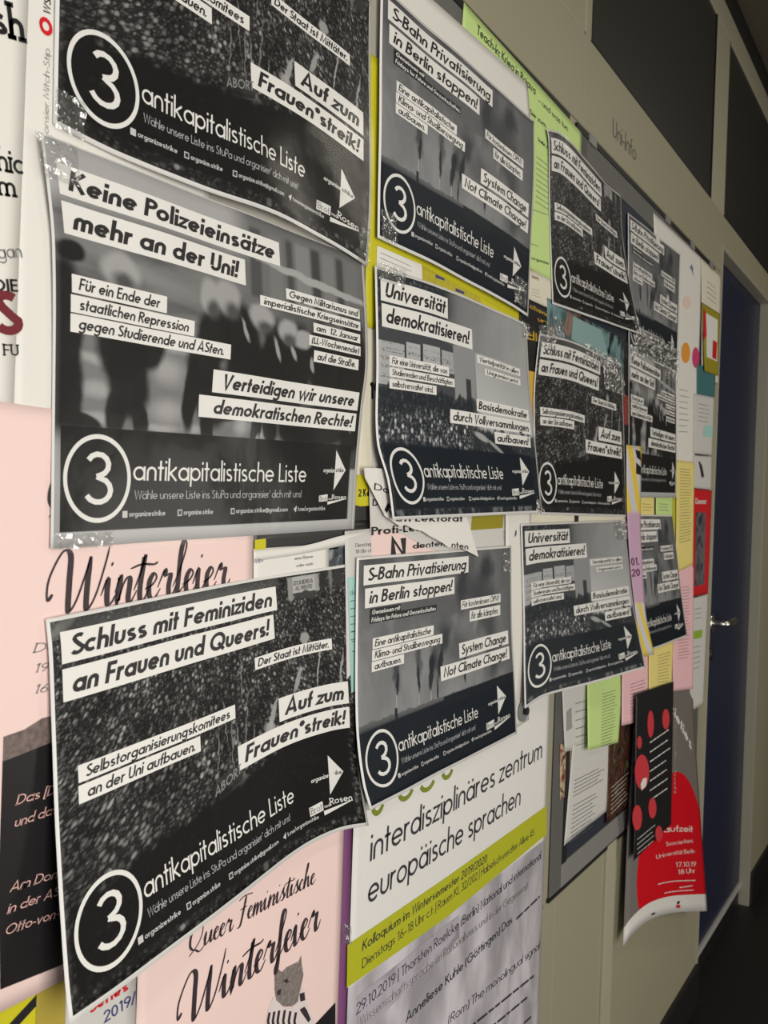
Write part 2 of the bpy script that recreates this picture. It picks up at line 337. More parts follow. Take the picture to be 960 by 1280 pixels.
def write_px(S, mb, text, a, b, cap, w=.15, slant=0.0, lift=.0005, serif=False, track=.07, strokes=None, taper=None):
    """the same, the two ends of the baseline read off the photograph; the line may run at any angle"""
    (x0, y0), (x1, y1) = locate(S, *a), locate(S, *b); L, wd = strokes or layout(text, w, track, serif=serif)
    d = ((x1-x0)/wd, (y1-y0)/wd); ln = math.hypot(*d); up = (d[1]/ln*cap, -d[0]/ln*cap); W_, H_ = S.w*1000, S.h*1000
    for st in L:
        lines = ribbon(st, w, taper)
        if not lines: continue
        P, U = [], []
        for pr in lines:
            for (p, q) in pr:
                X_ = x0+d[0]*(p+slant*q)+up[0]*q; Y_ = y0+d[1]*(p+slant*q)+up[1]*q
                P.append(W3(S(X_/W_, Y_/H_, lift))); U.append((X_/100, Y_/100))
        mb.add(P, [(2*i, 2*i+1, 2*i+3, 2*i+2) for i in range(len(lines)-1)], U)
def poly_px(S, mb, pts, lift=.0003): poly(S, mb, [locate(S, *p) for p in pts], lift)
def lines_px(S, mb, rng, a, b, n, dy, cap=1.5, w=.16, ragged=.25, words=None):
    """small unreadable print: n rows of short word-like strokes"""
    x0, y0 = locate(S, *a); x1, y1 = locate(S, *b); W_, H_ = S.w*1000, S.h*1000
    for i in range(n):
        xe = x0+(x1-x0)*(1-rng.random()*ragged); x = x0; y = y0+i*dy
        while x < xe:
            wd = cap*rng.uniform(1.5, 5.5); q = [(x, y-cap*.55), (min(x+wd, xe), y-cap*.55), (min(x+wd, xe), y), (x, y)]
            sk = (y1-y0)/(x1-x0) if abs(x1-x0) > 1 else 0
            mb.add([W3(S(X_/W_, (Y_+sk*(X_-x0))/H_, .0008)) for X_, Y_ in q], [(0, 1, 2, 3)][::1]); x += wd+cap*.7
INK = mat('black_ink', (.012, .012, .014), .45); WHITE_INK = mat('white_print', (.74, .73, .70), .45); GREY_INK = mat('grey_ink', (.20, .20, .20), .5)
STRIP = mat('caption_paper_white', (.78, .765, .73), .42)
PAPER = mat('white_paper', (.76, .74, .69), .55, noise=.03, nscale=9)
# clear adhesive tape and plastic film
def film(name, alpha, rough, bump, scale, col=(.9, .9, .88)):
    m = mat(name, col, rough, alpha=alpha, bump=bump, nscale=scale); m.node_tree.nodes['Principled BSDF'].inputs['Specular IOR Level'].default_value = .8
    return m
def clear_film(name, rough, bump, scale, milky, refl):
    m = bpy.data.materials.new(name); m.use_nodes = True; nt = m.node_tree; N = nt.nodes; N.remove(N['Principled BSDF']); out = N['Material Output']
    tr = N.new('ShaderNodeBsdfTransparent'); gl = N.new('ShaderNodeBsdfGlossy'); gl.inputs['Roughness'].default_value = rough
    df = N.new('ShaderNodeBsdfDiffuse'); df.inputs[0].default_value = (.8, .8, .78, 1)
    lw = N.new('ShaderNodeLayerWeight'); lw.inputs[0].default_value = .35; fr = N.new('ShaderNodeMapRange'); fr.inputs[1].default_value = .2; fr.inputs[2].default_value = .95; fr.inputs[3].default_value = refl*.25; fr.inputs[4].default_value = refl; nt.links.new(lw.outputs['Facing'], fr.inputs[0]); m1 = N.new('ShaderNodeMixShader'); m1.inputs[0].default_value = milky
    m2 = N.new('ShaderNodeMixShader'); tc = N.new('ShaderNodeTexCoord'); n = N.new('ShaderNodeTexNoise'); n.inputs['Scale'].default_value = scale; n.inputs['Detail'].default_value = 3
    bp = N.new('ShaderNodeBump'); bp.inputs['Strength'].default_value = bump; bp.inputs['Distance'].default_value = .003; L = nt.links.new
    L(tc.outputs['Object'], n.inputs['Vector']); L(n.outputs[0], bp.inputs['Height']); L(bp.outputs[0], gl.inputs['Normal']);
    L(tr.outputs[0], m1.inputs[1]); L(df.outputs[0], m1.inputs[2]); L(m1.outputs[0], m2.inputs[1]); L(gl.outputs[0], m2.inputs[2]); L(fr.outputs[0], m2.inputs[0]); L(m2.outputs[0], out.inputs[0])
    return m
TAPE = clear_film('clear_tape', .10, .9, 90, .07, .6); SLEEVE = clear_film('plastic_film', .16, .25, 25, .008, .07)
def crinkle(S, parent, x0, y0, x1, y1, amp=.0035, seed=0, name='tape_strip', m=None, lift=.0012):
    """a crinkled piece of tape over part of a sheet"""
    rg = random.Random(seed); W_, H_ = S.w*1000, S.h*1000; nx = max(3, int(abs(x1-x0)/4)); ny = max(3, int(abs(y1-y0)/4)); P = []
    for j in range(ny+1):
        for i in range(nx+1):
            P.append(W3(S((x0+(x1-x0)*i/nx)/W_, (y0+(y1-y0)*j/ny)/H_, lift+rg.random()*amp)))
    mb = MB(); mb.add(P, [(j*(nx+1)+i, (j+1)*(nx+1)+i, (j+1)*(nx+1)+i+1, j*(nx+1)+i+1) for j in range(ny) for i in range(nx)])
    return mb.build(name, m or TAPE, parent)

# ---- the corridor -----------------------------------------------------------
def struct(mb, name, m, bevel=0, parent=None):
    o = mb.build(name, m, parent)
    if parent is None: o['kind'] = 'structure'
    if bevel: bevelled(o, bevel)
    return o
CREAM = mat('cream_paint', (.33, .305, .21), .5, noise=.03, nscale=3); CREAM2 = mat('cream_trim', (.40, .37, .27), .5, noise=.03, nscale=3)
FLOORM = mat('dark_linoleum', (.011, .009, .009), .55, noise=.35, nscale=60)
PANE = mat('dark_transom_pane', (.030, .031, .027), .35, noise=.1, nscale=2); BLACK = mat('black_rubber', (.008, .008, .008), .5)
DOORM = mat('blue_door_paint', (.017, .021, .048), .38, noise=.06, nscale=4); CEILM = mat('brown_ceiling', (.10, .085, .06), .7, noise=.05, nscale=5); STEEL = mat('brushed_steel', (.60, .59, .56), .28, metal=1.0)
GREYP = mat('grey_profile', (.27, .265, .25), .45, metal=.2, noise=.05, nscale=20); NAVY = mat('navy_board_cloth', (.014, .020, .034), .6)
def ribs_mat(name, col, scale, axis):
    m = mat(name, col, .45, metal=.2); nt = m.node_tree; b = nt.nodes['Principled BSDF']; tc = nt.nodes.new('ShaderNodeTexCoord'); w = nt.nodes.new('ShaderNodeTexWave')
    w.bands_direction = axis; w.inputs['Scale'].default_value = scale; bp = nt.nodes.new('ShaderNodeBump'); bp.inputs['Strength'].default_value = .8; bp.inputs['Distance'].default_value = .002
    nt.links.new(tc.outputs['Object'], w.inputs['Vector']); nt.links.new(w.outputs['Fac'], bp.inputs['Height']); nt.links.new(bp.outputs[0], b.inputs['Normal'])
    mx = nt.nodes.new('ShaderNodeMix'); mx.data_type = 'RGBA'; mx.inputs[6].default_value = (*[c*.55 for c in col], 1); mx.inputs[7].default_value = (*col, 1); nt.links.new(w.outputs['Fac'], mx.inputs[0]); nt.links.new(mx.outputs[2], b.inputs['Base Color'])
    return m
RIBV = ribs_mat('ribbed_profile_upright', (.26, .255, .24), 130, 'Z'); RIBH = ribs_mat('ribbed_profile_level', (.26, .255, .24), 130, 'X')
# wall: lower panels, band under the transoms, transom frame, lintel; door opening 2.60-3.50; far panel
struct(boxm(MB(), -1.2, 1.509, .0, 1.995, -.12, 0), 'wall_left', CREAM, .002)
struct(boxm(MB(), 1.512, 2.60, .0, 1.995, -.12, 0), 'wall_left.001', CREAM, .002)
struct(boxm(MB(), 3.35, 6.5, .0, 2.153, -.12, 0), 'wall_left.002', CREAM, .003)
struct(boxm(MB(), -1.2, 1.509, 1.996, 2.153, -.12, .001), 'wall_left.003', CREAM, .002)
struct(boxm(MB(), 1.512, 2.60, 1.996, 2.153, -.12, .001), 'wall_left.004', CREAM, .002)
struct(boxm(MB(), 2.60, 3.35, 2.076, 2.153, -.12, 0), 'wall_left.005', CREAM, .002)
for i, (a, b) in enumerate(((-1.2, 1.543), (2.458, 2.610), (3.60, 3.72))): struct(boxm(MB(), a, b, 2.154, 2.63, -.12, 0), 'trim_%d' % (i+1), CREAM2 if i else CREAM, .003)
struct(boxm(MB(), 1.505, 1.513, 2.155, 2.72, 0, .0015), 'trim_4', CREAM2)
struct(boxm(MB(), -1.2, 6.5, 2.632, 2.72, -.12, 0), 'trim_5', CREAM2, .003)
for i, (a, b) in enumerate(((1.543, 2.458), (2.610, 3.60), (3.72, 6.5))):
    w_ = struct(boxm(MB(), a, b, 2.154, 2.632, -.02, -.004), 'window_%d' % (i+1), PANE)
    for q in ((a, a+.006, 2.154, 2.632), (b-.006, b, 2.154, 2.632), (a+.006, b-.006, 2.154, 2.160)): struct(boxm(MB(), *q, -.004, -.0005), 'glazing_bead', BLACK, parent=w_)
struct(boxm(MB(), -1.2, 6.5, 2.70, 2.722, 0, .02), 'trim_6', BLACK)
struct(boxm(MB(), -1.6, 6.6, 2.722, 2.78, -.2, 2.3), 'ceiling', CEILM)
struct(boxm(MB(), -1.6, 6.6, -.05, 0, -.2, 2.3), 'floor', FLOORM)
struct(boxm(MB(), 6.5, 6.6, 0, 2.722, -.2, 2.3), 'wall_far', mat('dim_far_wall', (.20, .19, .15), .7))
struct(boxm(MB(), -1.6, 6.6, 0, 2.722, 2.2, 2.3), 'wall_right', CREAM)
struct(boxm(MB(), -1.2, 2.60, .0, .105, .001, .012), 'baseboard_left', BLACK, .002); struct(boxm(MB(), 3.35, 6.5, .0, .105, .001, .012), 'baseboard_right', BLACK, .002)
struct(boxm(MB(), 1.776, 1.830, .106, .672, 0, .006), 'trim_7', CREAM2, .001)
# door
d = struct(boxm(MB(), 2.60, 3.46, .078, 2.09, -.06, -.03), 'door_1', DOORM)
fr = mat('door_frame_grey', (.36, .34, .27), .4)
for a, b, z0, z1 in ((2.594, 2.604, .0, 2.076), (3.335, 3.35, .0, 2.076)): struct(boxm(MB(), a, b, z0, z1, -.03, .004), 'door_frame', fr, .001, parent=d)
struct(boxm(MB(), 2.604, 3.335, 2.062, 2.076, -.03, .002), 'door_frame', fr, .001, parent=d)
struct(boxm(MB(), 2.60, 3.335,   .062, .078, -.06, -.022), 'threshold', mat('pale_metal_strip', (.45, .44, .42), .4), .001, parent=d)
struct(boxm(MB(), 2.60, 3.335, .0, .066, -.06, -.03), 'kick_plate', BLACK, parent=d)
def tube(mb, pts, r, n=10):
    rings = []
    for i, p in enumerate(pts):
        p = Vector(p); t = (Vector(pts[min(i+1, len(pts)-1)])-Vector(pts[max(i-1, 0)])).normalized(); a = t.orthogonal().normalized()
        if i and abs(a.dot(rings[-1][1])) < .3: a = t.cross(rings[-1][1]).normalized()
        if i and a.dot(rings[-1][1]) < 0: a = -a
        b = t.cross(a); rings.append((None, a)); k = len(mb.v)
        mb.add([p+r*(math.cos(math.tau*j/n)*a+math.sin(math.tau*j/n)*b) for j in range(n)], [])
        if i: mb.f += [(k-n+j, k-n+(j+1) % n, k+(j+1) % n, k+j) for j in range(n)]
    k = len(mb.v); mb.f += [tuple(range(n))[::-1], tuple(range(k-n, k))]
    mb.uv += [(0, 0)]*(len(mb.v)-len(mb.uv)); return mb
hs, hz = 2.755, 1.022
hd = MB(); tube(hd, [W3((hs, hz, -.031)), W3((hs, hz, -.022))], .026, 20).build('door_handle', STEEL, d, True)
lv = MB(); tube(lv, [W3((hs, hz, -.025)), W3((hs, hz, .006)), W3((hs+.006, hz, .014)), W3((hs+.02, hz+.001, .017)), W3((hs+.10, hz+.003, .017))], .010, 12).build('door_handle', STEEL, d, True)
kl = MB(); tube(kl, [W3((hs, hz-.09, -.031)), W3((hs, hz-.09, -.021))], .017, 16).build('door_lock', BLACK, d, True)
# lettering on the band: a direction word in grey vinyl
bandS = Sheet(('w', 1.55, 2.14, .0012), ('w', 2.4, 2.14, .0012), ('w', 2.4, 2.0, .0012), ('w', 1.55, 2.0, .0012), w=.85, h=.14)
mb = MB(); write(bandS, mb, 'Uni-Info', 115, 106, 262, 34, w=.11, lift=.0003); o = mb.build('wall_lettering', mat('grey_vinyl', (.12, .12, .10), .5)); tag(o, 'grey vinyl lettering Uni-Info on the cream band above the notice board', 'lettering')
# notice boards
def board(s0, s1, z0, z1, label):
    r = thing('notice_board', W3(((s0+s1)/2, z0, 0)), label, 'notice board', 'framed notice boards')
    boxm(MB(), s0, s1, z0, z1, .0005, .002).build('backing_panel', NAVY if s0 > 1.4 else mat('pale_board_face', (.42, .40, .35), .6, noise=.04, nscale=6), r)
    e = .004
    for a, b, c, d_, m in ((s0, s0+.052, z0, z1, RIBV), (s1-.042, s1, z0, z1, RIBV), (s0+.052, s1-.042, z0, z0+.042, GREYP), (s0+.052, s1-.042, z1-.042, z1, RIBH)): bevelled(boxm(MB(), a, b, c, d_, .001, e).build('frame_profile', m, r), .0008, 1)
    for a, b, c, d_ in ((s0+.052, s0+.072, z0+.042, z1-.042), (s0-.006, s1+.004, z0-.006, z0), (s0, s1, z1, z1+.010)): boxm(MB(), a, b, c, d_, .001, .0052).build('rubber_seal', BLACK, r)
    return r
board(-.55, 1.44, .672, 1.978, 'pale pinboard behind the large black and white posters, left of the lower framed board')
rb = board(1.475, 2.50, .672, 1.978, 'grey framed dark pinboard right of the language centre poster')
for i, s in enumerate((1.53, 2.02, 2.24, 2.44)): boxm(MB(), s, s+.035, 1.974, 1.990, .005, .008).build('rail_clip', GREYP, rb)

# ---- printed photographs of the election posters --------------------------------
def footer_shade(p, v, amt=.93, top=200, soft=.06):
    k = p.step(p.y, top/100-soft, top/100+soft, 0.0, amt); return p.mix(k, v, .012)
def make_strike():
    p = Print('protest_crowd_print'); g = p.step(p.y, 0.0, 2.6, 1.9, .75)
    x = p.math('MULTIPLY', p.math('SUBTRACT', p.x, 2.1), g); y = p.math('MULTIPLY', p.math('POWER', p.math('ADD', p.y, .2), .72), 2.0)
    v = p.crowd(x, y, 13.5, .014, .40, 1.6)
    v = p.math('MULTIPLY', v, p.step(p.noise(1, 1, 2.2, 3), .3, .7, .55, 1.35)); p.warp(9, .10)
    v = p.box(v, 3, 2, 290, 14, .10, .05, .7); v = p.spot(v, 18, 6, 24, 5, -30, .24, .8); v = p.spot(v, 190, 9, 80, 7, 3, .13, .8, .8); v = p.spot(v, 20, 30, 10, 40, 0, .05, .8, .6)
    v = p.box(v, 304, 5, 312, 30, .34, .01); v = p.box(v, 312, 5, 354, 23, .52, .006); v = p.spot(v, 334, 26, 22, 5, 0, .06, .3); v = p.box(v, 352, 5, 360, 24, .40, .01)
    v = p.spot(v, 366, 14, 8, 12, 0, .035, .4); v = p.spot(v, 382, 12, 4, 16, 0, .22, .6); v = p.spot(v, 398, 12, 12, 14, 0, .05, .7)
    for cx, cy, rx, ry, ro in ((268, 147, 3.5, 22, 24), (262, 160, 9, 11, 20), (313, 118, 4, 15, 26), (328, 74, 8, 7, 20), (352, 105, 1.8, 26, 14), (392, 118, 2, 24, 14)):
        v = p.spot(v, cx, cy, rx, ry, ro, .46, .3, .85)
    for cx, cy, ry, ro in ((205, 155, 30, 3), (214, 160, 26, -4), (228, 140, 30, 6), (238, 165, 20, -2), (184, 160, 26, 5), (196, 130, 24, -6), (222, 100, 18, 2)): v = p.spot(v, cx, cy, .9, ry, ro, .30, .4, .7)
    v = p.spot(v, 196, 190, 24, 12, -14, .05, .3, .8)
    v = p.spot(v, 192, 200, 26, 2.2, -14, .30, .5, .8); v = p.spot(v, 176, 212, 3.5, 18, 5, .26, .5, .8); v = p.spot(v, 218, 196, 4, 9, 10, .28, .5, .8)
    k = p.math('MULTIPLY', p.step(p.math('ADD', p.math('ADD', p.y, p.math('MULTIPLY', p.x, .13)), p.math('MULTIPLY', p.noise(3, 3, 1, 2), .22)), 2.20, 2.38, 0.0, .985), 1.0)
    e = p.math('MAXIMUM', p.step(p.y, 2.80, 2.86), p.math('MAXIMUM', p.step(p.x, .12, .05), p.step(p.x, 3.98, 4.04)))
    k = p.math('MULTIPLY', k, p.math('SUBTRACT', 1.0, p.math('MULTIPLY', e, .55)))
    v = p.mix(k, v, .006)
    return p.finish(v, tint=(1, 1, .98))
def make_police():
    p = Print('police_line_print'); v = p.mix(p.step(p.noise(.8, 5, 1.0, 3), .3, .7), .12, .26)
    v = p.mix(p.step(p.y, .42, .20), v, .50); v = p.mix(p.math('MULTIPLY', p.step(p.x, 1.9, 2.3), p.step(p.y, .72, .64)), v, .20)
    for cx, w_, t in ((232, 16, .10), (262, 20, .24), (284, 10, .09), (306, 24, .30), (328, 14, .07), (350, 20, .26), (370, 12, .08), (392, 22, .22)): v = p.box(v, cx-w_/2, 2, cx+w_/2, 66, t, .03)
    p.warp(3.0, .10, 3.0); v = p.spot(v, 330, 36, 120, 4.5, 4, .50, .35)
    v = p.spot(v, 90, 72, 90, 10, 8, .30, .9); v = p.box(v, 26, 118, 420, 205, .26, .12, .7)
    for a in ((40, 150, 22, 5, 8), (44, 172, 24, 7, 4), (44, 195, 34, 6, 2), (118, 150, 20, 14, 10), (118, 185, 24, 12, 0), (112, 200, 24, 4, 0), (150, 198, 14, 5, 0), (245, 196, 20, 8, 20), (213, 192, 10, 10, 0), (130, 128, 22, 6, 0)): v = p.spot(v, *a, .46, .8)
    for a in ((8, 135, 20, 70, 0), (16, 70, 15, 9, 0), (14, 190, 16, 40, 8), (30, 198, 20, 8, 20),
              (66, 130, 28, 40, 0), (74, 160, 24, 40, -6), (62, 190, 12, 26, 8), (88, 196, 9, 20, -14), (96, 130, 20, 24, 0),
              (172, 112, 24, 26, 4), (160, 140, 22, 26, -14), (146, 168, 10, 36, 6), (176, 168, 26, 30, 0), (168, 195, 9, 22, -4), (208, 108, 28, 34, 0), (215, 140, 30, 36, 0), (200, 165, 30, 14, 0),
              (262, 118, 26, 36, 0), (250, 140, 34, 34, 0), (256, 188, 12, 22, -22), (296, 118, 24, 38, 0), (285, 145, 30, 40, 0), (300, 190, 34, 20, 0), (236, 190, 9, 24, 4),
              (330, 112, 26, 40, 0), (350, 135, 30, 56, 0), (390, 120, 30, 70, 0), (340, 185, 60, 24, 0), (400, 180, 24, 40, 0), (190, 182, 16, 8, 0)):
        v = p.spot(v, *a, .014, .26, .98)
    for a in ((64, 76, 21, 15, 0), (166, 77, 15, 15, 0), (190, 74, 19, 16, 0), (238, 84, 18, 13, 0), (276, 92, 17, 12, 0), (300, 98, 14, 10, 0)): v = p.spot(v, *a, .46, .35)
    for a in ((67, 84, 13, 8, 0), (170, 88, 9, 9, 0), (196, 86, 12, 9, 0), (243, 93, 12, 7, 0), (280, 100, 11, 7, 0)): v = p.spot(v, *a, .10, .7)
    for a in ((214, 100, 3, 11, -25), (261, 112, 3.5, 13, -28), (288, 112, 3, 9, -28), (318, 122, 3, 9, -28), (398, 180, 2, 10, 0), (240, 205, 3, 8, 0)): v = p.spot(v, *a, .42, .5)
    b = p.math('MULTIPLY', p.box(0.0, 8, 203, 404, 285, 1.0, .004), .985); v = p.mix(p.step(p.y, 2.0, 2.2, 0, .75), v, p.mix(p.step(p.x, .3, 3.8), .50, .03)); v = p.mix(b, v, .008)
    v = p.box(v, 0, 285.5, 420, 297, .62, .003); v = p.box(v, 405, 230, 420, 297, .58, .02)
    return p.finish(v, margin=(2.5, -8, 5, 0), tint=(1.0, 1.0, 1.0), paper=.74)
def make_train():
    p = Print('chimney_smoke_print'); n = p.noise(1.6, 1.0, 1.0, 4, .6)
    v = p.mix(p.step(n, .35, .65), p.step(p.y, 0.0, 1.9, .10, .24), p.step(p.y, 0.0, 1.9, .19, .33)); v = p.mix(p.step(p.x, 3.4, 4.2), v, .15); p.warp(3.2, .34, 4.0)
    for cx, cy, rx, ry, ro, t, a in ((130, 52, 70, 20, 12, .13, .7), (210, 80, 46, 34, 0, .12, .75), (262, 50, 22, 46, 14, .045, .9), (335, 32, 24, 26, 30, .035, .9), (305, 66, 40, 34, 0, .05, .85), (340, 96, 34, 50, 0, .06, .8), (245, 140, 40, 36, 0, .09, .75), (350, 158, 30, 48, 0, .05, .85), (182, 145, 14, 26, 0, .045, .85), (206, 116, 18, 24, 0, .04, .9), (140, 130, 9, 34, 0, .06, .8), (90, 142, 9, 26, 4, .045, .85), (178, 24, 18, 12, 0, .38, .7), (300, 105, 8, 18, 10, .30, .7), (120, 40, 14, 8, 0, .36, .5), (235, 96, 10, 8, 0, .26, .6)):
        v = p.spot(v, cx, cy, rx, ry, ro, t, .7, a)
    p.warp(6, .10, 3.0)
    for cx, cy, rx, ry, ro in ((90, 158, 3.5, 18, 4), (139, 160, 3.8, 22, -3), (170, 166, 5.5, 20, 10), (174, 148, 8, 14, 14), (196, 150, 7, 24, 12), (186, 185, 2.5, 18, 0), (262, 166, 4, 24, 0)): v = p.spot(v, cx, cy, rx, ry, ro, .02, .4, .95)
    for cx, t, y0 in ((87, .60, 174), (138, .5, 180), (168, .6, 182), (264, .35, 176)): v = p.box(v, cx-.7, y0, cx+.9, 204, t, .004, .8)
    hill = p.math('ADD', p.y, p.math('MULTIPLY', p.noise(5, 0, 1.0, 3), .12))
    v = p.mix(p.step(hill, 2.02, 2.03), v, p.step(p.y, 1.95, 2.1, .16, .012))
    v = p.mix(p.step(p.math('ADD', p.y, p.math('MULTIPLY', p.x, .02)), 2.04, 2.07), v, .008); v = p.box(v, 82, 190, 88, 206, .02); v = p.box(v, 200, 197, 420, 210, .012)
    return p.finish(v, margin=(4.5, 3, 4, 4), tint=(1.0, 1.0, .99), lift=(.004, .008, .014))
def make_uni():
    p = Print('assembly_hall_print'); v = p.step(p.x, 1.2, 4.2, .22, .44); v = p.math('MULTIPLY', v, p.step(p.noise(1, 1, 1.2, 3), .2, .8, .85, 1.12))
    v = p.mix(p.math('MULTIPLY', p.step(p.x, 2.0, 1.5), p.step(p.y, .95, .6)), v, p.crowd(p.x, p.y, 12, .02, .16, 1.6))
    v = p.mix(p.math('MULTIPLY', p.step(p.x, 2.36, 2.38), p.step(p.y, .70, .72)), v, p.math('MULTIPLY', p.step(p.y, .7, 1.5, .50, .62), p.step(p.x, 2.3, 4.2, 1, .9)))
    v = p.mix(p.math('MULTIPLY', p.math('MULTIPLY', p.step(p.x, 1.75, 1.77), p.step(p.x, 2.36, 2.34)), p.step(p.math('ADD', p.y, p.math('MULTIPLY', p.x, .5)), 1.55, 1.62)), v, .34); v = p.box(v, 207, 110, 221, 160, .05, .01)
    v = p.mix(p.math('MULTIPLY', p.step(p.x, 1.78, 1.74), p.math('MULTIPLY', p.step(p.y, .68, .72), p.step(p.y, 1.6, 1.4))), v, .07)
    for x0, y0, x1, y1, t in ((4, 84, 62, 135, .50), (64, 80, 96, 108, .54), (102, 78, 142, 106, .52), (146, 80, 176, 108, .46)): v = p.box(v, x0, y0, x1, y1, t, .006)
    wr = p.math('MULTIPLY', p.step(p.noise(16, 40, 1.0, 2), .50, .56, 0, .7), p.box(0.0, 8, 85, 172, 132, 1.0)); v = p.mix(p.math('MULTIPLY', wr, p.step(p.math('SINE', p.math('MULTIPLY', p.y, 62)), -.2, .2)), v, .12)
    v = p.box(v, 60, 82, 63, 118, .03); v = p.box(v, 97, 80, 101, 118, .03)
    cr = p.math('MULTIPLY', p.crowd(p.x, p.math('MULTIPLY', p.y, .8), 15, .02, .85, 1.8), p.step(p.y, 1.5, 1.75, .35, 1)); hd = p.math('ADD', p.y, p.math('MULTIPLY', p.noise(6, 0, 1.0, 3), .35))
    v = p.mix(p.math('MULTIPLY', p.step(hd, 1.52, 1.60), p.step(p.x, 2.6, 2.1, .0, 1)), v, cr)
    v = p.mix(p.math('MULTIPLY', p.step(hd, 1.88, 1.96), p.step(p.x, 2.1, 2.3, .0, .96)), v, p.crowd(p.x, p.y, 14, .012, .30, 3.0))
    v = p.mix(p.math('MULTIPLY', p.step(hd, 1.52, 1.56), p.math('MULTIPLY', p.step(p.x, 2.5, 2.2), p.step(p.y, 1.72, 1.5, 0, .75))), v, .025)
    v = p.mix(p.step(p.math('SUBTRACT', p.y, p.math('MULTIPLY', p.x, .02)), 1.95, 2.04, 0, .9), v, .012)
    v = p.spot(v, 310, 198, 60, 10, 12, .015, .5); v = p.spot(v, 245, 186, 22, 5, 14, .46, .4); v = p.spot(v, 285, 198, 26, 3.4, 22, .40, .4); v = p.spot(v, 228, 194, 6, 9, 10, .03, .4)
    b = p.box(0.0, 10, 206, 398, 284, .985, .006); v = p.mix(b, v, .008)
    e = p.math('MULTIPLY', p.step(p.y, 2.84, 2.87), p.step(p.noise(9, 3, 1.0, 2), .5, .62, 0, .6)); v = p.mix(e, v, .30)
    return p.finish(v, margin=(4, 3, 4, 4), tint=(1, 1, .99), lift=(.004, .009, .015))
PRINT = {'strike': make_strike(), 'police': make_police(), 'train': make_train(), 'uni': make_uni()}
B, O_ = .175, .20          # bold weight, slant
# each caption: box x0, y0, x1, y1, words, left pad, right pad, weight
CAP = {
 'strike': [(11.5, 12, 284, 37, 'Schluss mit Feminiziden', 9, 6, .17), (11.5, 41, 277, 66.5, 'an Frauen und Queers!', 9, 7, .18), (23, 118.5, 211, 132, 'Selbstorganisierungskomitees', 8, 7, .14), (22.5, 134, 160, 148, 'an der Uni aufbauen.', 9, 6, .14),
            (243, 80, 377, 92.5, 'Der Staat ist Mittäter.', 5, 5, .15), (278, 131, 403, 156, 'Auf zum', 9, 8, .18), (212, 160, 403, 183.5, 'Frauen*streik!', 10, 8, .18)],
 'police': [(10.5, 7.5, 268, 30, 'Keine Polizeieinsätze', 9, 7, .18), (11, 34.5, 216, 58, 'mehr an der Uni!', 9, 9, .18), (16.5, 87, 113, 101, 'Für ein Ende der', 7, 7, .14), (15.5, 102.5, 145.6, 116, 'staatlichen Repression', 8, 6, .14), (15.3, 117, 192.5, 131, 'gegen Studierende und ASten.', 8, 8, .14),
            (275, 49.5, 404.5, 60, 'Gegen Militarismus und', 5, 3, .14), (236, 63, 405, 73, 'imperialistische Kriegseinsätze', 6, 3, .14), (317, 77, 404, 87, 'am  12. Januar', 5, 4, .14), (309.5, 90.5, 404.5, 101, '(LL-Wochenende)', 5, 3, .14), (318, 105.5, 401, 117.5, 'auf die Straße.', 6, 5, .14),
            (172, 142.5, 409, 163.5, 'Verteidigen wir unsere', 12, 7, .17), (156, 167, 408, 187, 'demokratischen Rechte!', 19, 6, .17)],
 'train': [(14.5, 10, 277, 33, 'S-Bahn Privatisierung', 9, 6, .15), (18, 37, 236, 60, 'in Berlin stoppen!', 9, 6, .15), (34.5, 97, 178, 110, 'Eine antikapitalistische', 5, 6, .13), (33.5, 111, 201, 124, 'Klima- und Studibewegung', 6, 5, .13), (33, 125, 104.5, 137, 'aufbauen.', 6, 6, .13),
           (255, 71, 380, 84, 'Für kostenlosen ÖPNV', 5, 4, .12), (281, 88, 378.5, 103.5, 'für alle kämpfen.', 5, 6, .12), (246.5, 130, 404.5, 151, 'System Change', 7, 7, .15), (195, 155, 406, 175, 'Not Climate Change!', 8, 8, .15)],
 'uni': [(10.3, 12, 165, 38, 'Universität', 9, 5, .16), (11.4, 41, 230, 68, 'demokratisieren!', 9, 7, .16), (25.7, 100, 162, 112, 'Für eine Universität, die von', 6, 4, .13), (25.5, 114, 175, 125, 'Studierenden und Beschäftigten', 6, 5, .13), (25.7, 127.5, 131, 139, 'selbstverwaltet wird.', 6, 7, .13),
         (242, 73, 387, 84, 'Viertelparität in allen', 6, 5, .12), (264, 89, 386, 98, 'Unigremien jetzt.', 6, 6, .12), (234.5, 134, 405, 151, 'Basisdemokratie', 6, 6, .15), (163, 154, 407, 172, 'durch Vollversammlungen', 7, 7, .15), (284, 176, 401, 193, 'aufbauen!', 7, 7, .15)],
}
def book_logo(S, parent, x, y, s):
    mb = MB(); poly(S, mb, [(x, y), (x+25*s, y-1.5), (x+25*s, y+9*s), (x, y+10*s)], .0004); poly(S, mb, [(x+25*s, y+10*s), (x+25*s, y+15*s), (x+80*s, y+6.2*s), (x+80*s, y+5.4*s)], .0004)
    write(S, mb, 'und', x+27*s, y+7*s, x+37*s, 3.6*s, w=.13, serif=True); write(S, mb, 'Rosen', x+38*s, y+6.2*s, x+80*s, 7.6*s, w=.13, serif=True)
    o = mb.build('publisher_logo', WHITE_INK, parent); t = MB(); write(S, t, 'Brot', x+2*s, y+8*s, x+23*s, 7*s, w=.11, serif=True, lift=.0006); t.build('lettering', GREY_INK, o)
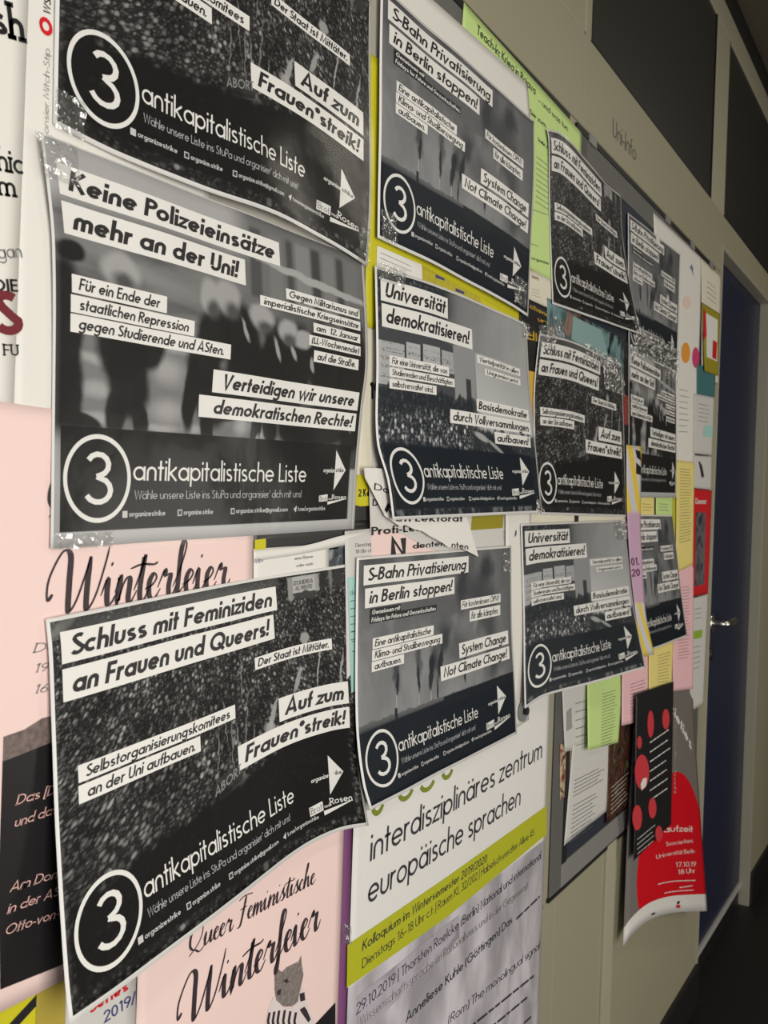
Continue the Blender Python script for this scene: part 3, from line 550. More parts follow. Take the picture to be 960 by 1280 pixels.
def footer(S, parent, wide=False, skip_small=False):
    L = MB(); cy = 243.5
    for i in range(48):
        a, b = [math.tau*(i+d)/48 for d in (0, 1)]; q = [(45+R_*math.cos(t), cy+R_*1.02*math.sin(t)) for R_, t in ((34.6, a), (34.6, b), (30.9, b), (30.9, a))]
        poly(S, L, q, .0004)
    write(S, L, '3', 31.5, 264.5, 58.5, 42.5, w=.10)
    L.build('ring_emblem', WHITE_INK, parent)
    k = 323 if wide else 293
    t = MB(); write(S, t, 'antikapitalistische Liste', 82, 244.8, k, 18.6, w=.10, track=.068)
    t.build('lettering', WHITE_INK, parent)
    m = MB(); write(S, m, "Wähle unsere Liste ins StuPa und organisier' dich mit uns!", 84, 260.5, 315 if wide else 282, 7.4, w=.085, track=.06)
    m.build('slogan', mat('light_grey_print', (.46, .47, .48), .45), parent)
    if not skip_small:
        c = MB(); xs = ((71, 135, 205, 302, 360) if wide else (71, 128, 186, 267, 331)); y = 275.5
        for i, (tx, e) in enumerate((('organizestrike', 50), ('organize.strike', 46), ('organize.strike@gmail.com', 74 if not wide else 88), ('t.me/organizestrike', 64 if not wide else 58))):
            x = xs[i]; g = 5.6
            if i == 3: poly(S, c, [(x, y-3), (x+g, y-g-1), (x+g*.75, y+.5)], .0004)
            else: poly(S, c, [(x, y-g), (x+g, y-g), (x+g, y), (x, y)], .0004)
            if i == 0: write(S, c, 'f', x+1.6, y-.4, x+4.6, 4.6, w=.2, lift=.00055)
            write(S, c, tx, x+g+1.8, y-.8, x+g+1.8+e-8, 4.6, w=.15)
        o = c.build('contact_line', mat('contact_print', (.55, .55, .55), .45), parent); o['kind'] = 'stuff'
        d = MB()
        for i in (1, 2):
            x = xs[i]; poly(S, d, [(x+1, y-4.6), (x+4.6, y-4.6), (x+4.6, y-1), (x+1, y-1)], .0006)
        d.build('icon_mark', INK, o)['kind'] = 'stuff'
    ax = 376 if wide else 358; aw = 20 if wide else 28
    a = MB(); poly(S, a, [(ax, 209.5), (ax+aw, 231), (ax-1.5, 253.5)], .0004); write(S, a, 'organize', ax-(22 if wide else 33), 234, ax-1, 5.2, w=.16, slant=.15)
    o = a.build('arrow_emblem', WHITE_INK, parent); b = MB(); write(S, b, 'strike', ax+.6, 233.4, ax+aw-4, 5.0, w=.15, slant=.15, lift=.0006); b.build('lettering', INK, o)
    book_logo(S, parent, 347 if wide else 316, 259, .66 if wide else 1.0)
def election_poster(S, kind, label, small=True, corner_tapes=(), sleeve=None, group='numbered black and white election posters'):
    root = thing('election_poster', W3(S(.5, 1)), label, 'poster', group)
    sheet_obj(S, 'printed_sheet', PRINT[kind], root, top=-9 if kind == 'police' else 0)
    if kind == 'train':
        g = MB(); patch(S, g, 28, 61.5, 97, 70.3, .0003); patch(S, g, 28, 70, 185, 79.3, .0003); go = g.build('caption_strip', INK, root); go['label'] = 'black caption strip with small white lettering'
        t = MB(); write(S, t, 'Gemeinsam mit', 32, 68.6, 94, 5.4, w=.17, slant=.2, lift=.0005); t.build('lettering', WHITE_INK, go); t = MB(); write(S, t, 'Fridays for Future und Gewerkschaften.', 31, 77.6, 183, 5.6, w=.17, slant=.2, lift=.0005); t.build('lettering', WHITE_INK, go)
    for x0, y0, x1, y1, words, pl, pr, w in CAP[kind]:
        b = MB(); patch(S, b, x0, y0, x1, y1, .0003); so = b.build('caption_strip', STRIP, root)
        hh = y1-y0; cap = hh*.67; w += .018 if hh < 18 else .010; t = MB(); write(S, t, words, x0+pl-1, y1-hh*.20, x1-pr-cap*.18, cap, w=w, slant=O_, lift=.0005, track=.045)
        t.build('lettering', INK, so)
    if kind == 'strike':
        t = MB(); write(S, t, 'ABORT', 177, 196, 215, 9, w=.16, y1=186); t.build('banner_lettering', mat('banner_grey_light', (.22, .22, .22), .5), root); t = MB(); write(S, t, 'IZQUIERDA', 314, 14, 348, 4.5, w=.14); t.build('banner_lettering', mat('banner_grey', (.13, .13, .13), .5), root); t = MB(); write(S, t, 'AL FRENTE', 316, 20, 346, 4.5, w=.14)
        t.build('banner_lettering', mat('banner_grey', (.13, .13, .13), .5), root)
    footer(S, root, wide=(kind == 'police'), skip_small=not small)
    for i, (x0, y0, x1, y1) in enumerate(corner_tapes): crinkle(S, root, x0, y0, x1, y1, seed=i+int(S.seed*7))
    if sleeve:
        l, t_, r, b_ = sleeve; mb = MB(); patch(S, mb, -l, -t_, S.w*1000+r, S.h*1000+b_, .0016, 14); mb.build('plastic_sleeve', SLEEVE, root, smooth=True)
    return root
# the black and white election posters (A3, landscape)
SH = {
 'top_strike': Sheet((74,-352,.006),(464,0,.006),(459,333,.008),(67,155,.006),bottom=[(150,196,.008),(250,236,.012),(343,268,.014),(409,301,.012)],right=[(463,120,.006),(464,250,.006)],wave=.0012,seed=1),
 'police': Sheet((53,182,.012),(455,334,.004),(443,661,.006),(63,686,.008),right=[(460,452,.006),(453,515,.007),(447,580,.007)],left=[(60,240,.010),(65,300,.008),(66,460,.006)],wave=.0012,seed=2),
 'strike': Sheet((57,774,.008),(435,705,.006),(461,1032,.018),(87,1281,.045),left=[(61,815,.009),(65,915,.012),(70,1050,.02),(81,1225,.038)],right=[(440,774,.006),(447,887,.008),(450,960,.011)],top=[(290,728,.007)],bottom=[(157,1232,.042),(230,1176,.036),(300,1122,.028),(375,1063,.022),(425,1039,.019)],wave=.0008,seed=3),
 'train_low': Sheet((446,697,.011),(639,682,.0095),(646,917,.014),(463,1013,.022),left=[(445,757,.011),(445,904,.0125),(453,977,.018)],right=[(640,783,.010),(644,860,.012)],wave=.0006,seed=4),
 'uni_mid': Sheet((469,332,.010),(658,405,.010),(678,641,.018),(491,650,.022),left=[(470.6,453,.012),(471,551,.014),(484,600,.02)],right=[(662,479,.010),(667,532,.012)],top=[(540,354,.012),(609,382,.012)],wave=.001,seed=5),
 'train_top': Sheet((476,-20,.010),(668,151,.008),(660,396,.012),(472,297,.010),right=[(668,200,.008),(666,260,.01),(663,325,.012)],bottom=[(563,341,.012),(635,380,.013)],wave=.001,seed=6),
 'strike_up': Sheet((684,161,.012),(776,245,.006),(801,418,.016),(690.5,380,.008),left=[(686,178,.010),(686,237,.008)],right=[(778,290,.006),(788,358,.010)],top=[(699,165,.012),(712,176,.012),(726,192,.010),(756,227,.008)],wave=.0008,seed=7),
 'strike_mid': Sheet((674,417,.008),(777,456,.008),(782.5,646,.008),(672,643,.006),left=[(667,500,.008)],right=[(780,540,.008)],top=[(715,426,.010),(747,442,.010)],wave=.001,seed=8),
 'uni_low': Sheet((651,655,.010),(780.6,650,.008),(807,835,.070),(656,886,.020),left=[(654,757,.010),(655,830,.013)],right=[(784.5,689,.018),(792,757,.038)],bottom=[(679,871,.026),(734,856,.046)],wave=.0008,seed=9),
 'train_far': Sheet((788,643,.008),(840.6,644,.009),(859,795,.018),(798,819,.018),right=[(846,690,.010),(852,745,.014)],wave=.0005,seed=10),
 'police_far': Sheet((786,436,.006),(845,470,.006),(846,622,.008),(786,622,.006),wave=.0008,seed=11),
 'train_up': Sheet((785,266,.006),(850,318,.005),(846,466,.006),(786,438,.006),wave=.0008,seed=12),
}

LB = {
 'top_strike': ('strike', 'black and white demonstration poster cut off by the top edge, above the police poster', [(0, 270, 26, 300), (395, 255, 418, 299)], (4, 0, 4, 4)),
 'police': ('police', 'large poster with blurred police officers headed Keine Polizeieinsätze, in a clear sleeve', [(-6, -8, 30, 22), (0, 286, 60, 298)], (5, 4, 6, 4)),
 'strike': ('strike', 'large tilted demonstration poster with curled lower left corner, in front of the pink posters', [], None),
 'train_low': ('train', 'smoking chimneys poster taped over the white language centre poster, under the torn flyer', [(385, 8, 412, 40)], None),
 'uni_mid': ('uni', 'assembly hall poster headed Universität demokratisieren, right of the police poster on yellow', [(0, -4, 60, 16), (395, 0, 424, 24), (395, 275, 420, 298)], None),
 'train_top': ('train', 'smoking chimneys poster near the top, taped on yellow beside the green flyer', [(4, 262, 36, 296), (360, 250, 404, 290)], None),
 'strike_up': ('strike', 'demonstration poster right of the green flyer, its curled top edge reaching the board frame', [(380, 260, 422, 299)], (3, 2, 5, 3)),
 'strike_mid': ('strike', 'demonstration poster half tucked behind the assembly hall poster, taped wrinkled at the top', [(-8, -14, 60, 22), (200, -6, 400, 22), (300, 20, 424, 60)], (3, 4, 3, 2)),
 'uni_low': ('uni', 'assembly hall poster with curled bottom corner hanging above the green and pink notices', [(360, 0, 424, 40)], (4, 3, 2, 0)),
 'train_far': ('train', 'narrow looking chimneys poster between purple strip and yellow notice, lowest at the right', [], None),
 'police_far': ('police', 'farthest poster with police officers, in a clear sleeve above the yellow notices', [(0, -10, 60, 20), (300, -6, 424, 20)], (5, 4, 6, 8)),
 'train_up': ('train', 'farthest chimneys poster high on the right, beside the white sheet with coloured dots', [(30, 240, 424, 297)], (5, 4, 6, 4)),
}
for key, (kind, label, tapes, sl) in LB.items():
    election_poster(SH[key], kind, label, small=key not in ('police_far', 'train_up', 'train_far', 'strike_up', 'strike_mid', 'uni_low') or key in ('uni_low', 'strike_mid', 'strike_up'), corner_tapes=tapes, sleeve=sl)

# ---- flyers and notices under and around the posters ----------------------------
def col(n, r, g, b, rough=.55): return mat(n, srgb(r, g, b), rough, noise=.02, nscale=15)
YEL, GRN, PNK, PUR, TEAL = col('lemon_paper', 198, 190, 26), col('light_green_paper', 196, 222, 140), col('pink_poster_paper', 236, 208, 202), col('purple_paper', 120, 70, 115), col('teal_paper', 165, 205, 198)
PYEL, PPNK, CRM, GWH, OLV = col('pale_yellow_paper', 232, 216, 130), col('pale_pink_paper', 238, 190, 195), col('cream_sheet', 222, 216, 196), col('grey_white_paper', 205, 203, 198), col('olive_print', 150, 140, 20)
DKP, RED, MAR, ORG, BLU = col('black_poster_paper', 28, 26, 28, .4), col('red_print', 205, 30, 40, .4), col('maroon_ink', 110, 30, 40), col('orange_ink', 225, 150, 50), col('blue_ink', 60, 60, 120)
LTG, LAV = col('light_grey_ink', 150, 148, 145), col('lavender_print', 186, 181, 190)
rg = random.Random(3)
def flyer(S, m, label, cat='flyer', name='flyer', group=None, outline=None, cell=12.0):
    r = thing(name, W3(S(.5, 1)), label, cat, group)
    if outline:
        mb = MB(); poly_px(S, mb, outline, 0); o = mb.build('paper_sheet', m, r); sd = o.modifiers.new('thickness', 'SOLIDIFY'); sd.thickness = .00025; sd.offset = -1
    else: sheet_obj(S, 'paper_sheet', m, r, cell)
    return r
def put(S, r, items, name='lettering'):
    """items: (words, start px, end px, height mm, material, options)"""
    for t, a, b, cap, m, *k in items:
        mb = MB(); write_px(S, mb, t, a, b, cap, **(k[0] if k else {})); mb.build(name, m, r)
def patchpx(S, r, name, m, pts, lift=.0003, label=None):
    mb = MB(); poly_px(S, mb, pts, lift); o = mb.build(name, m, r)
    if label: o['label'] = label
    return o
def small_print(S, r, blocks, m=None, w=1.3):
    for a, b, n, dy in blocks:
        mb = MB(); lines_px(S, mb, rg, a, b, n, dy, cap=w); o = mb.build('small_print', m or mat('small_print_ink', (.12, .12, .12), .5), r); o['kind'] = 'stuff'
def photo_mat(name, cols, scale=9.0, rough=.35):
    m = mat(name, cols[0], rough); nt = m.node_tree; tc = nt.nodes.new('ShaderNodeTexCoord'); n = nt.nodes.new('ShaderNodeTexNoise'); n.inputs['Scale'].default_value = scale; n.inputs['Detail'].default_value = 3; n.inputs['Distortion'].default_value = .6
    rp = nt.nodes.new('ShaderNodeValToRGB'); e = rp.color_ramp.elements; e[0].position = .36; e[0].color = (*cols[0], 1); e[1].position = .66; e[1].color = (*cols[-1], 1)
    for i, c in enumerate(cols[1:-1]): x = e.new(.36+.30*(i+1)/(len(cols)-1)); x.color = (*c, 1)
    nt.links.new(tc.outputs['Object'], n.inputs['Vector']); nt.links.new(n.outputs[0], rp.inputs[0]); nt.links.new(rp.outputs[0], nt.nodes['Principled BSDF'].inputs['Base Color']); return m
a = at(35, 0, .0042); b = at(17, 514, .0042)
S = Sheet(('w', a[0]-.30, 1.92, .0042), ('w', a[0]+.002, 1.92, .0042), ('w', b[0], b[1], .0042), ('w', b[0]-.30, b[1]-.0, .0042), w=.30, h=.52)
r = flyer(S, PAPER, 'white event poster at the left edge with large serif letters and maroon S', 'poster', 'event_poster')
SF = dict(serif=True, w=.13)
put(S, r, [('sh', (-9, 40), (31, 52), 21, INK, dict(serif=True, w=.16)), ('hic', (-3, 212), (30, 219), 15, INK, SF), ('m', (-2, 243), (20, 246), 14, INK, SF), ('gan', (-2, 324), (28, 322), 10, GREY_INK, dict(w=.1)), ('DIE', (-8, 364), (23, 365), 8.5, INK, dict(w=.16)), ('S', (-5, 418), (25, 420), 30, MAR, dict(w=.2, serif=False)), ('FU', (4, 444), (23, 445), 7.5, INK, SF)])
patchpx(S, r, 'orange_rule', ORG, [(-60, 505), (18, 508.5), (18, 513), (-60, 510)])
S = Sheet(('w', .395, 1.86, .0035), ('w', .60, 1.86, .0035), (250, 560, .0035), (15, 521, .0035), w=.21, h=.46)
r = flyer(S, PAPER, 'white poster with vertical grey lettering and red round logo, left of the top poster', 'poster', 'sponsor_poster')
put(S, r, [('Sponsier Mitch-Stip', (60, 185), (62, 62), 5.5, LTG, dict(w=.09)), ('WSA', (62, 20), (64, -8), 6, INK, dict(w=.15))])
mb = MB(); cx, cy = locate(S, 57, 33)
for i in range(20):
    q = [(cx+R_*math.cos(math.tau*j/20), cy+R_*math.sin(math.tau*j/20)) for R_, j in ((6, i), (6, i+1), (3, i+1), (3, i))]; poly(S, mb, q, .0004)
mb.build('round_logo', RED, r)
# cursive lettering for the two pink posters
def smooth(P, n=5):
    out = []
    for i in range(len(P)-1):
        p0, p1, p2, p3 = P[max(0, i-1)], P[i], P[i+1], P[min(len(P)-1, i+2)]
        for k in range(n):
            t = k/n; out.append(tuple(.5*((2*p1[j])+(-p0[j]+p2[j])*t+(2*p0[j]-5*p1[j]+4*p2[j]-p3[j])*t*t+(-p0[j]+3*p1[j]-3*p2[j]+p3[j])*t**3) for j in (0, 1)))
    return out+[P[-1]]
CUR = {'W': ([[(-.12, .30), (-.2, .22), (-.2, .55), (-.02, .95), (.12, .9), (.14, .5), (.16, .06), (.2, 0), (.3, .18), (.42, .6), (.48, .85)], [(.48, .85), (.46, .5), (.47, .06), (.52, 0), (.64, .25), (.76, .75), (.80, 1.0)]], .78),
 'i': ([[(-.06, .18), (.04, .46), (.05, .2), (.08, .02), (.16, .06), (.24, .22)], [(.09, .66), (.11, .72)]], .22), 'n': ([[(-.02, .2), (.04, .44), (.06, .42), (.04, .02), (.12, .32), (.2, .44), (.25, .38), (.24, .08), (.3, .02), (.4, .2)]], .36),
 't': ([[(-.02, .2), (.1, .55), (.14, .78), (.1, .3), (.12, .04), (.2, .03), (.28, .2)], [(-.12, .58), (.1, .64), (.34, .62), (.42, .66)]], .24), 'e': ([[(-.04, .2), (.1, .26), (.18, .38), (.12, .46), (.04, .32), (.06, .08), (.16, .01), (.28, .18)]], .25),
 'r': ([[(-.03, .2), (.06, .44), (.1, .5), (.12, .40), (.22, .41), (.2, .2), (.23, .02), (.3, .05), (.36, .2)]], .32), 'f': ([[(-.03, .18), (.1, .5), (.2, .9), (.14, 1.0), (.09, .8), (.08, .3), (.06, -.22), (.01, -.3), (.0, -.15), (.1, .04), (.24, .2)]], .22),
 'u': ([[(-.02, .2), (.04, .44), (.05, .1), (.1, .01), (.2, .12), (.26, .44), (.27, .1), (.32, .02), (.4, .2)]], .38), 'Q': ([[(.3, .95), (.02, .7), (.0, .25), (.2, .05), (.42, .4), (.42, .85), (.28, .98)], [(.02, -.12), (.2, .02), (.42, -.12), (.6, .02)]], .55),
 'F': ([[(-.05, .88), (.2, .98), (.55, .94)], [(.26, .96), (.22, .5), (.14, -.1), (.0, -.12)], [(.06, .5), (.36, .54)]], .42), 'm': ([[(-.02, .2), (.04, .44), (.04, .02), (.1, .34), (.17, .43), (.19, .02), (.26, .34), (.33, .43), (.36, .08), (.42, .02), (.5, .2)]], .47),
 's': ([[(-.03, .16), (.1, .5), (.1, .36), (.18, .14), (.1, .02), (.02, .06)], [(.12, .04), (.26, .2)]], .23), 'c': ([[(.18, .36), (.12, .45), (.02, .24), (.08, .02), (.2, .06), (.26, .2)]], .23), 'h': ([[(-.03, .2), (.12, .7), (.15, .98), (.09, .9), (.05, .02), (.12, .34), (.2, .44), (.24, .08), (.3, .02), (.38, .2)]], .36)}
def cursive(word):
    x = 0; L = []
    for ch in word:
        if ch == ' ': x += .2; continue
        st, ad = CUR[ch]; L += [smooth([(a_+x, b_) for a_, b_ in s_]) for s_ in st]; x += ad
    return L, x
def brush(thick, thin):
    def f(t, a_, b_):
        dx, dy = b_[0]-a_[0], b_[1]-a_[1]; d_ = math.hypot(dx, dy) or 1
        return (thin+(thick-thin)*max(0, -dy/d_)**1.2*1.0)*min(1, .35+5*min(t+.02, 1.02-t))
    return f
def script_px(S, mb, word, a, b, cap, thick=.095, thin=.035): write_px(S, mb, '', a, b, cap, w=.08, slant=.12, strokes=cursive(word), taper=brush(thick, thin))
SCRIPT = mat('script_ink', (.035, .022, .028), .5, noise=.5, nscale=300)
n_ = .0048; a = at(320, 548, n_); b = at(306, 1108, n_)
S = Sheet(('w', a[0]-.30, a[1]+.004, n_), (320, 548, n_), (308, 1108, n_), ('w', b[0]-.30, b[1]-.002, n_), w=.297, h=.42)
r = flyer(S, PNK, 'pink winter party poster at the left with big brush lettering and black lower half', 'poster', 'party_poster', 'pink winter party posters')
mb = MB(); script_px(S, mb, 'Winterfeier', (72, 766), (284, 736), 46, .10, .035); script_px(S, mb, 'Queer', (60, 640), (150, 640), 30); mb.build('brush_lettering', SCRIPT, r)
IT = dict(serif=True, w=.09, slant=.2)
put(S, r, [('Do', (41, 816), (70, 812), 6.5, GREY_INK, IT), ('19.', (41, 841), (62, 838), 6, GREY_INK, IT), ('16', (41, 867), (58, 865), 6, GREY_INK, IT)])
blk = patchpx(S, r, 'black_panel', DKP, [(3, 950), (65, 925), (310, 850), (306, 1070), (77, 1206), (0, 1237), (-2, 1100)], .0003, 'black printed lower half with pale lettering')
FUR = mat('fur_print', (.16, .12, .11), .6, noise=.9, nscale=220)
patchpx(S, r, 'fur_picture', FUR, [(4, 921), (30, 912), (52, 898), (66, 894), (68, 926), (3, 952)], .0005)
PKI = col('pink_lettering', 225, 180, 172)
put(S, r, [(t, p, q, 6.6, PKI, dict(serif=True, w=.10, slant=.22, lift=.0007)) for t, p, q in (('Das [D', (19, 1006), (68, 992)), ('und das', (17, 1034), (70, 1016)), ('Am Don', (11, 1115), (70, 1097)), ('in der AS', (8, 1142), (72, 1119)), ('Otto-von-', (5, 1169), (72, 1146)))])
sR = at(427, 1120, n_)[0]; zb = at(240, 1282, n_)[1]; zt = zb+.135
S = Sheet(('w', sR-.30, zt, n_), ('w', sR, zt-.004, n_), ('w', sR, zt-.42, n_), ('w', sR-.30, zt-.42, n_), w=.30, h=.42)
r = flyer(S, PNK, 'pink Queer Feministische Winterfeier poster with leopard picture, at the bottom below the tilted poster', 'poster', 'party_poster', 'pink winter party posters')
mb = MB(); script_px(S, mb, 'Winterfeier', (232, 1281), (398, 1161), 46, .10, .035); script_px(S, mb, 'Queer', (236, 1192), (290, 1163), 25, .085, .035); script_px(S, mb, 'Feministische', (296, 1156), (393, 1104), 25, .085, .035); mb.build('brush_lettering', SCRIPT, r)
patchpx(S, r, 'black_corner', DKP, [(391, 1283), (419, 1253), (419, 1300), (391, 1310)])
FUR2 = mat('leopard_fur_print', (.20, .17, .155), .6, noise=.95, nscale=260); WHP = mat('white_cloth_print', (.70, .62, .60), .6)
patchpx(S, r, 'leopard_picture', FUR2, [(343, 1222), (342, 1214), (347, 1211), (352, 1215), (358, 1209), (366, 1205), (373, 1202), (376, 1194), (377, 1206), (379, 1218), (377, 1228), (374, 1240), (372, 1252), (364, 1258), (354, 1258), (345, 1250), (343, 1238)], .0004)
body = patchpx(S, r, 'striped_dress_picture', WHP, [(341, 1246), (352, 1259), (364, 1260), (374, 1250), (376, 1232), (381, 1238), (384, 1256), (392, 1276), (392, 1300), (330, 1310), (332, 1276), (335, 1262)], .0004)
for x in (335, 341, 347, 354, 361, 368):
    mb = MB(); poly_px(S, mb, [(x, 1262+abs(x-352)*.2), (x+3, 1262+abs(x-352)*.2), (x+1, 1276), (x+4, 1292), (x, 1292), (x-2, 1276)], .0006); mb.build('dress_stripe', SCRIPT, body)
patchpx(S, body, 'dress_stripe', SCRIPT, [(374, 1242), (380, 1240), (381, 1250), (375, 1252)], .0006); patchpx(S, body, 'eye', SCRIPT, [(354, 1226), (358, 1223), (361, 1227), (357, 1229)], .0007); patchpx(S, body, 'nose', SCRIPT, [(346, 1238), (351, 1236), (350, 1243), (346, 1244)], .0007)
patchpx(S, body, 'dress_stripe', SCRIPT, [(374, 1262), (380, 1258), (383, 1262), (388, 1274), (385, 1278), (378, 1268)], .0006)
S = Sheet((-60, 1262, .0030), (86, 1196, .0030), (88, 1420, .0030), (-60, 1520, .0030), w=.10, h=.13)
r = flyer(S, YEL, 'yellow sheet with a bold black 7 at the bottom left corner', 'flyer'); put(S, r, [('7', (2, 1288), (44, 1274), 24, INK, dict(w=.2, slant=.25))])
patchpx(S, r, 'ochre_strip', col('dark_ochre', 170, 150, 60), [(46, 1214), (86, 1197), (88, 1400), (40, 1420)], .0006, 'darker ochre strip on the right part')  # right part of the yellow sheet coloured darker
S = Sheet((82, 1225, .0040), (168, 1190, .0040), (172, 1330, .0040), (82, 1400, .0040), w=.06, h=.08)
r = flyer(S, GWH, 'grey white flyer with red and blue print reading 2019, between yellow sheet and pink poster')
put(S, r, [('Series', (112, 1267), (160, 1237), 7, RED, dict(w=.18)), ('2019/', (130, 1279), (170, 1252), 7.5, BLU, dict(w=.12))])
S = Sheet((424, 1000, .0032), (443, 1000, .0032), (432, 1400, .0032), (418, 1400, .0032), right=[(437, 1140, .006)], w=.02, h=.3)
r = flyer(S, PUR, 'narrow purple strip between the pink leopard poster and the language centre poster'); x, y = locate(S, 431, 1167); crinkle(S, r, x-8, y-9, x+9, y+9, amp=.003, seed=4)
# language centre poster
def iz_mat(yb):
    p = Print('language_centre_print', .5, w=5.0, h=8.4); v = p.mix(p.step(p.y, yb-.02, yb+.03), .73, p.mix(p.step(p.noise(1.6, .7, 1.0, 3, .3), .3, .7), .30, .62))
    n = p.new('ShaderNodeCombineColor'); k = p.step(p.y, yb-.02, yb+.03)
    p.link(v, n.inputs[0]); p.link(p.math('MULTIPLY', v, p.mix(k, .98, .95)), n.inputs[1]); p.link(p.math('MULTIPLY', v, p.mix(k, .94, 1.02)), n.inputs[2]); p.link(n.outputs[0], p.b.inputs['Base Color']); return p.m
n6 = .0066; sl = at(438, 1150, n6)[0]; s_r = at(683, 1000, n6)[0]; zt = at(689, 712, n6)[1]
S = Sheet(('w', sl, zt, n6), ('w', s_r, zt, n6), ('w', s_r, zt-.84, n6), ('w', sl, zt-.84, n6), w=.5, h=.84)
_, yb = locate(S, 560, 1140)
IZM = iz_mat(yb/100)
r = flyer(S, IZM, 'large white language centre poster with olive band, lower middle beside the framed board', 'poster', 'language_centre_poster')
patchpx(S, r, 'olive_band', col('olive_band', 176, 178, 28), [(434, 1181), (560, 1095), (683, 1007), (683, 1043), (560, 1145), (433, 1235)], .0004, 'olive green printed band')
TH = dict(w=.10, slant=.05); DKT = mat('charcoal_ink', (.03, .03, .04), .5)
put(S, r, [('interdisziplinäres zentrum', (462, 1077), (677, 947), 33, DKT, TH), ('europäische sprachen', (459, 1131), (650, 1006), 33, DKT, TH), ('Kolloquium im Wintersemester 2019/2020', (452, 1189), (608, 1077), 11.5, DKT, dict(w=.12, slant=.1, lift=.0007)),
 ('Dienstags 16–18 Uhr c.t. | Raum KL 32/202 | Habelschwerdter Allee 45', (452, 1211), (667, 1044), 11.5, DKT, dict(w=.09, lift=.0007)), ('29.10.2019 | Thorsten Roelcke (Berlin) National und international', (445, 1269), (676, 1073), 13, DKT, dict(w=.10)), ('Wissenschaftssprache im Rationalismus und in der Gegenwart', (449, 1284), (660, 1110), 12, GREY_INK, dict(w=.08)),
 ('Anneliese Kuhle (Göttingen) Das', (507, 1279), (640, 1153), 13, DKT, dict(w=.12)), ('(Rom) The monolingual signal', (560, 1281), (674, 1186), 13, DKT, dict(w=.08))])
small_print(S, r, [((645, 1150), (676, 1120), 1, 9), ((590, 1283), (668, 1220), 1, 9), ((560, 1330), (674, 1235), 1, 9), ((600, 1330), (668, 1268), 1, 9)], DKT, 6)
patchpx(S, r, 'printed_photo', photo_mat('lilac_grey_picture', [srgb(140, 134, 142), srgb(182, 176, 186), srgb(160, 152, 160)], 12), [(446, 1246), (574, 1143), (574, 1172), (446, 1300)], .0003)
for px_, py_, w_, t_ in ((472, 1012, 9, .8), (507, 994, 13, 1), (534, 983, 14, 1), (559, 968, 11, 1)):
    mb = MB(); x, y = locate(S, px_, py_)
    q = ribbon([(x+w_*1.1*math.cos(math.radians(k)), y-8-12*math.sin(math.radians(k))) for k in range(200, 341, 20)], 6)
    for i in range(len(q)-1): poly(S, mb, [q[i][0], q[i][1], q[i+1][1], q[i+1][0]], .0005)
    mb.build('green_logo_lettering', col('olive_logo', 120, 135, 30), r)
# yellow poster behind, with its picture
S = Sheet((463, 66, .0038), (650, 213, .0038), (652, 467, .0038), (457, 408, .0038), w=.42, h=.297, left=[(457, 340, .0038)])
r = flyer(S, YEL, 'bright yellow poster between the police poster and the upper chimneys poster', 'poster', 'yellow_poster')
wb = patchpx(S, r, 'white_panel', PAPER, [(471, 307), (527, 331), (528, 358), (470, 345)], .0004, 'small white text panel'); small_print(S, r, [((475, 316), (524, 338), 5, 6)], w=1.0)
MAPM = mat('map_print', srgb(178, 166, 40), .55, noise=.35, nscale=180); patchpx(S, r, 'map_picture', MAPM, [(527, 331), (600, 372), (602, 400), (528, 362)], .0004)
for x, y in ((549, 347), (574, 364), (535, 355)): patchpx(S, r, 'blue_tag', BLU, [(x-5, y-4), (x+6, y+1), (x+6, y+4), (x-5, y)], .0006)
S = Sheet((452, 404, .0030), (500, 412, .0030), (500, 640, .0030), (444, 640, .0030), w=.11, h=.2)
r = flyer(S, CRM, 'off-white sheet in the gap between police poster and assembly hall poster'); patchpx(S, r, 'grey_edge', GWH, [(467, 408), (500, 412), (500, 640), (464, 640)], .0004); put(S, r, [('19', (462, 499), (474, 498), 18, INK, dict(w=.2))])
S = Sheet((474, -60, .0068), (659.5, 105, .0070), (668, 205, .0068), (478, 60, .0068), w=.42, h=.10)
flyer(S, PAPER, 'blank white sheet showing above the upper chimneys poster')
S = Sheet((580, 3, .0062), (727, 166, .0066), (722, 368, .0062), (578, 290, .0062), w=.44, h=.30, left=[(577, 49, .0055)])
r = flyer(S, GRN, 'light green Teach-In flyer hanging over the top board frame', 'flyer')
put(S, r, [('Teach-In: Krieg in Rojava', (596, 42), (669, 119), 13, INK, dict(w=.13)), ('– und was tun?', (673, 128), (711, 166), 10, INK, dict(w=.11)), ('einer mili', (595, 58), (628, 90), 8, INK, dict(w=.12)), ('Sie zum', (662, 142), (682, 160), 8, INK, dict(w=.12)), ('organize', (664, 324), (686, 331), 5, INK, dict(w=.12)), ('Stelle z', (672, 176), (684, 186), 6, INK, dict(w=.12))])
small_print(S, r, [((670, 196), (688, 210), 9, 9), ((664, 262), (688, 270), 1, 9), ((663, 305), (675, 309), 1, 9)], w=1.6)
S = Sheet((655, 333, .0059), (692, 350, .0059), (690, 387, .0059), (655, 371, .0059), w=.12, h=.06)
r = flyer(S, CRM, 'small cream card with red number just below the green flyer', 'card'); put(S, r, [('1695', (664, 347), (673, 351), 6, MAR, dict(w=.12))]); small_print(S, r, [((664, 361), (676, 365), 3, 6)], w=1.2)
S = Sheet((650, 368, .0056), (694, 390, .0056), (692, 580, .0056), (650, 570, .0056), w=.15, h=.25)
r = flyer(S, DKP, 'black poster with yellow letters between assembly hall and tucked demonstration poster', 'poster', 'black_poster')
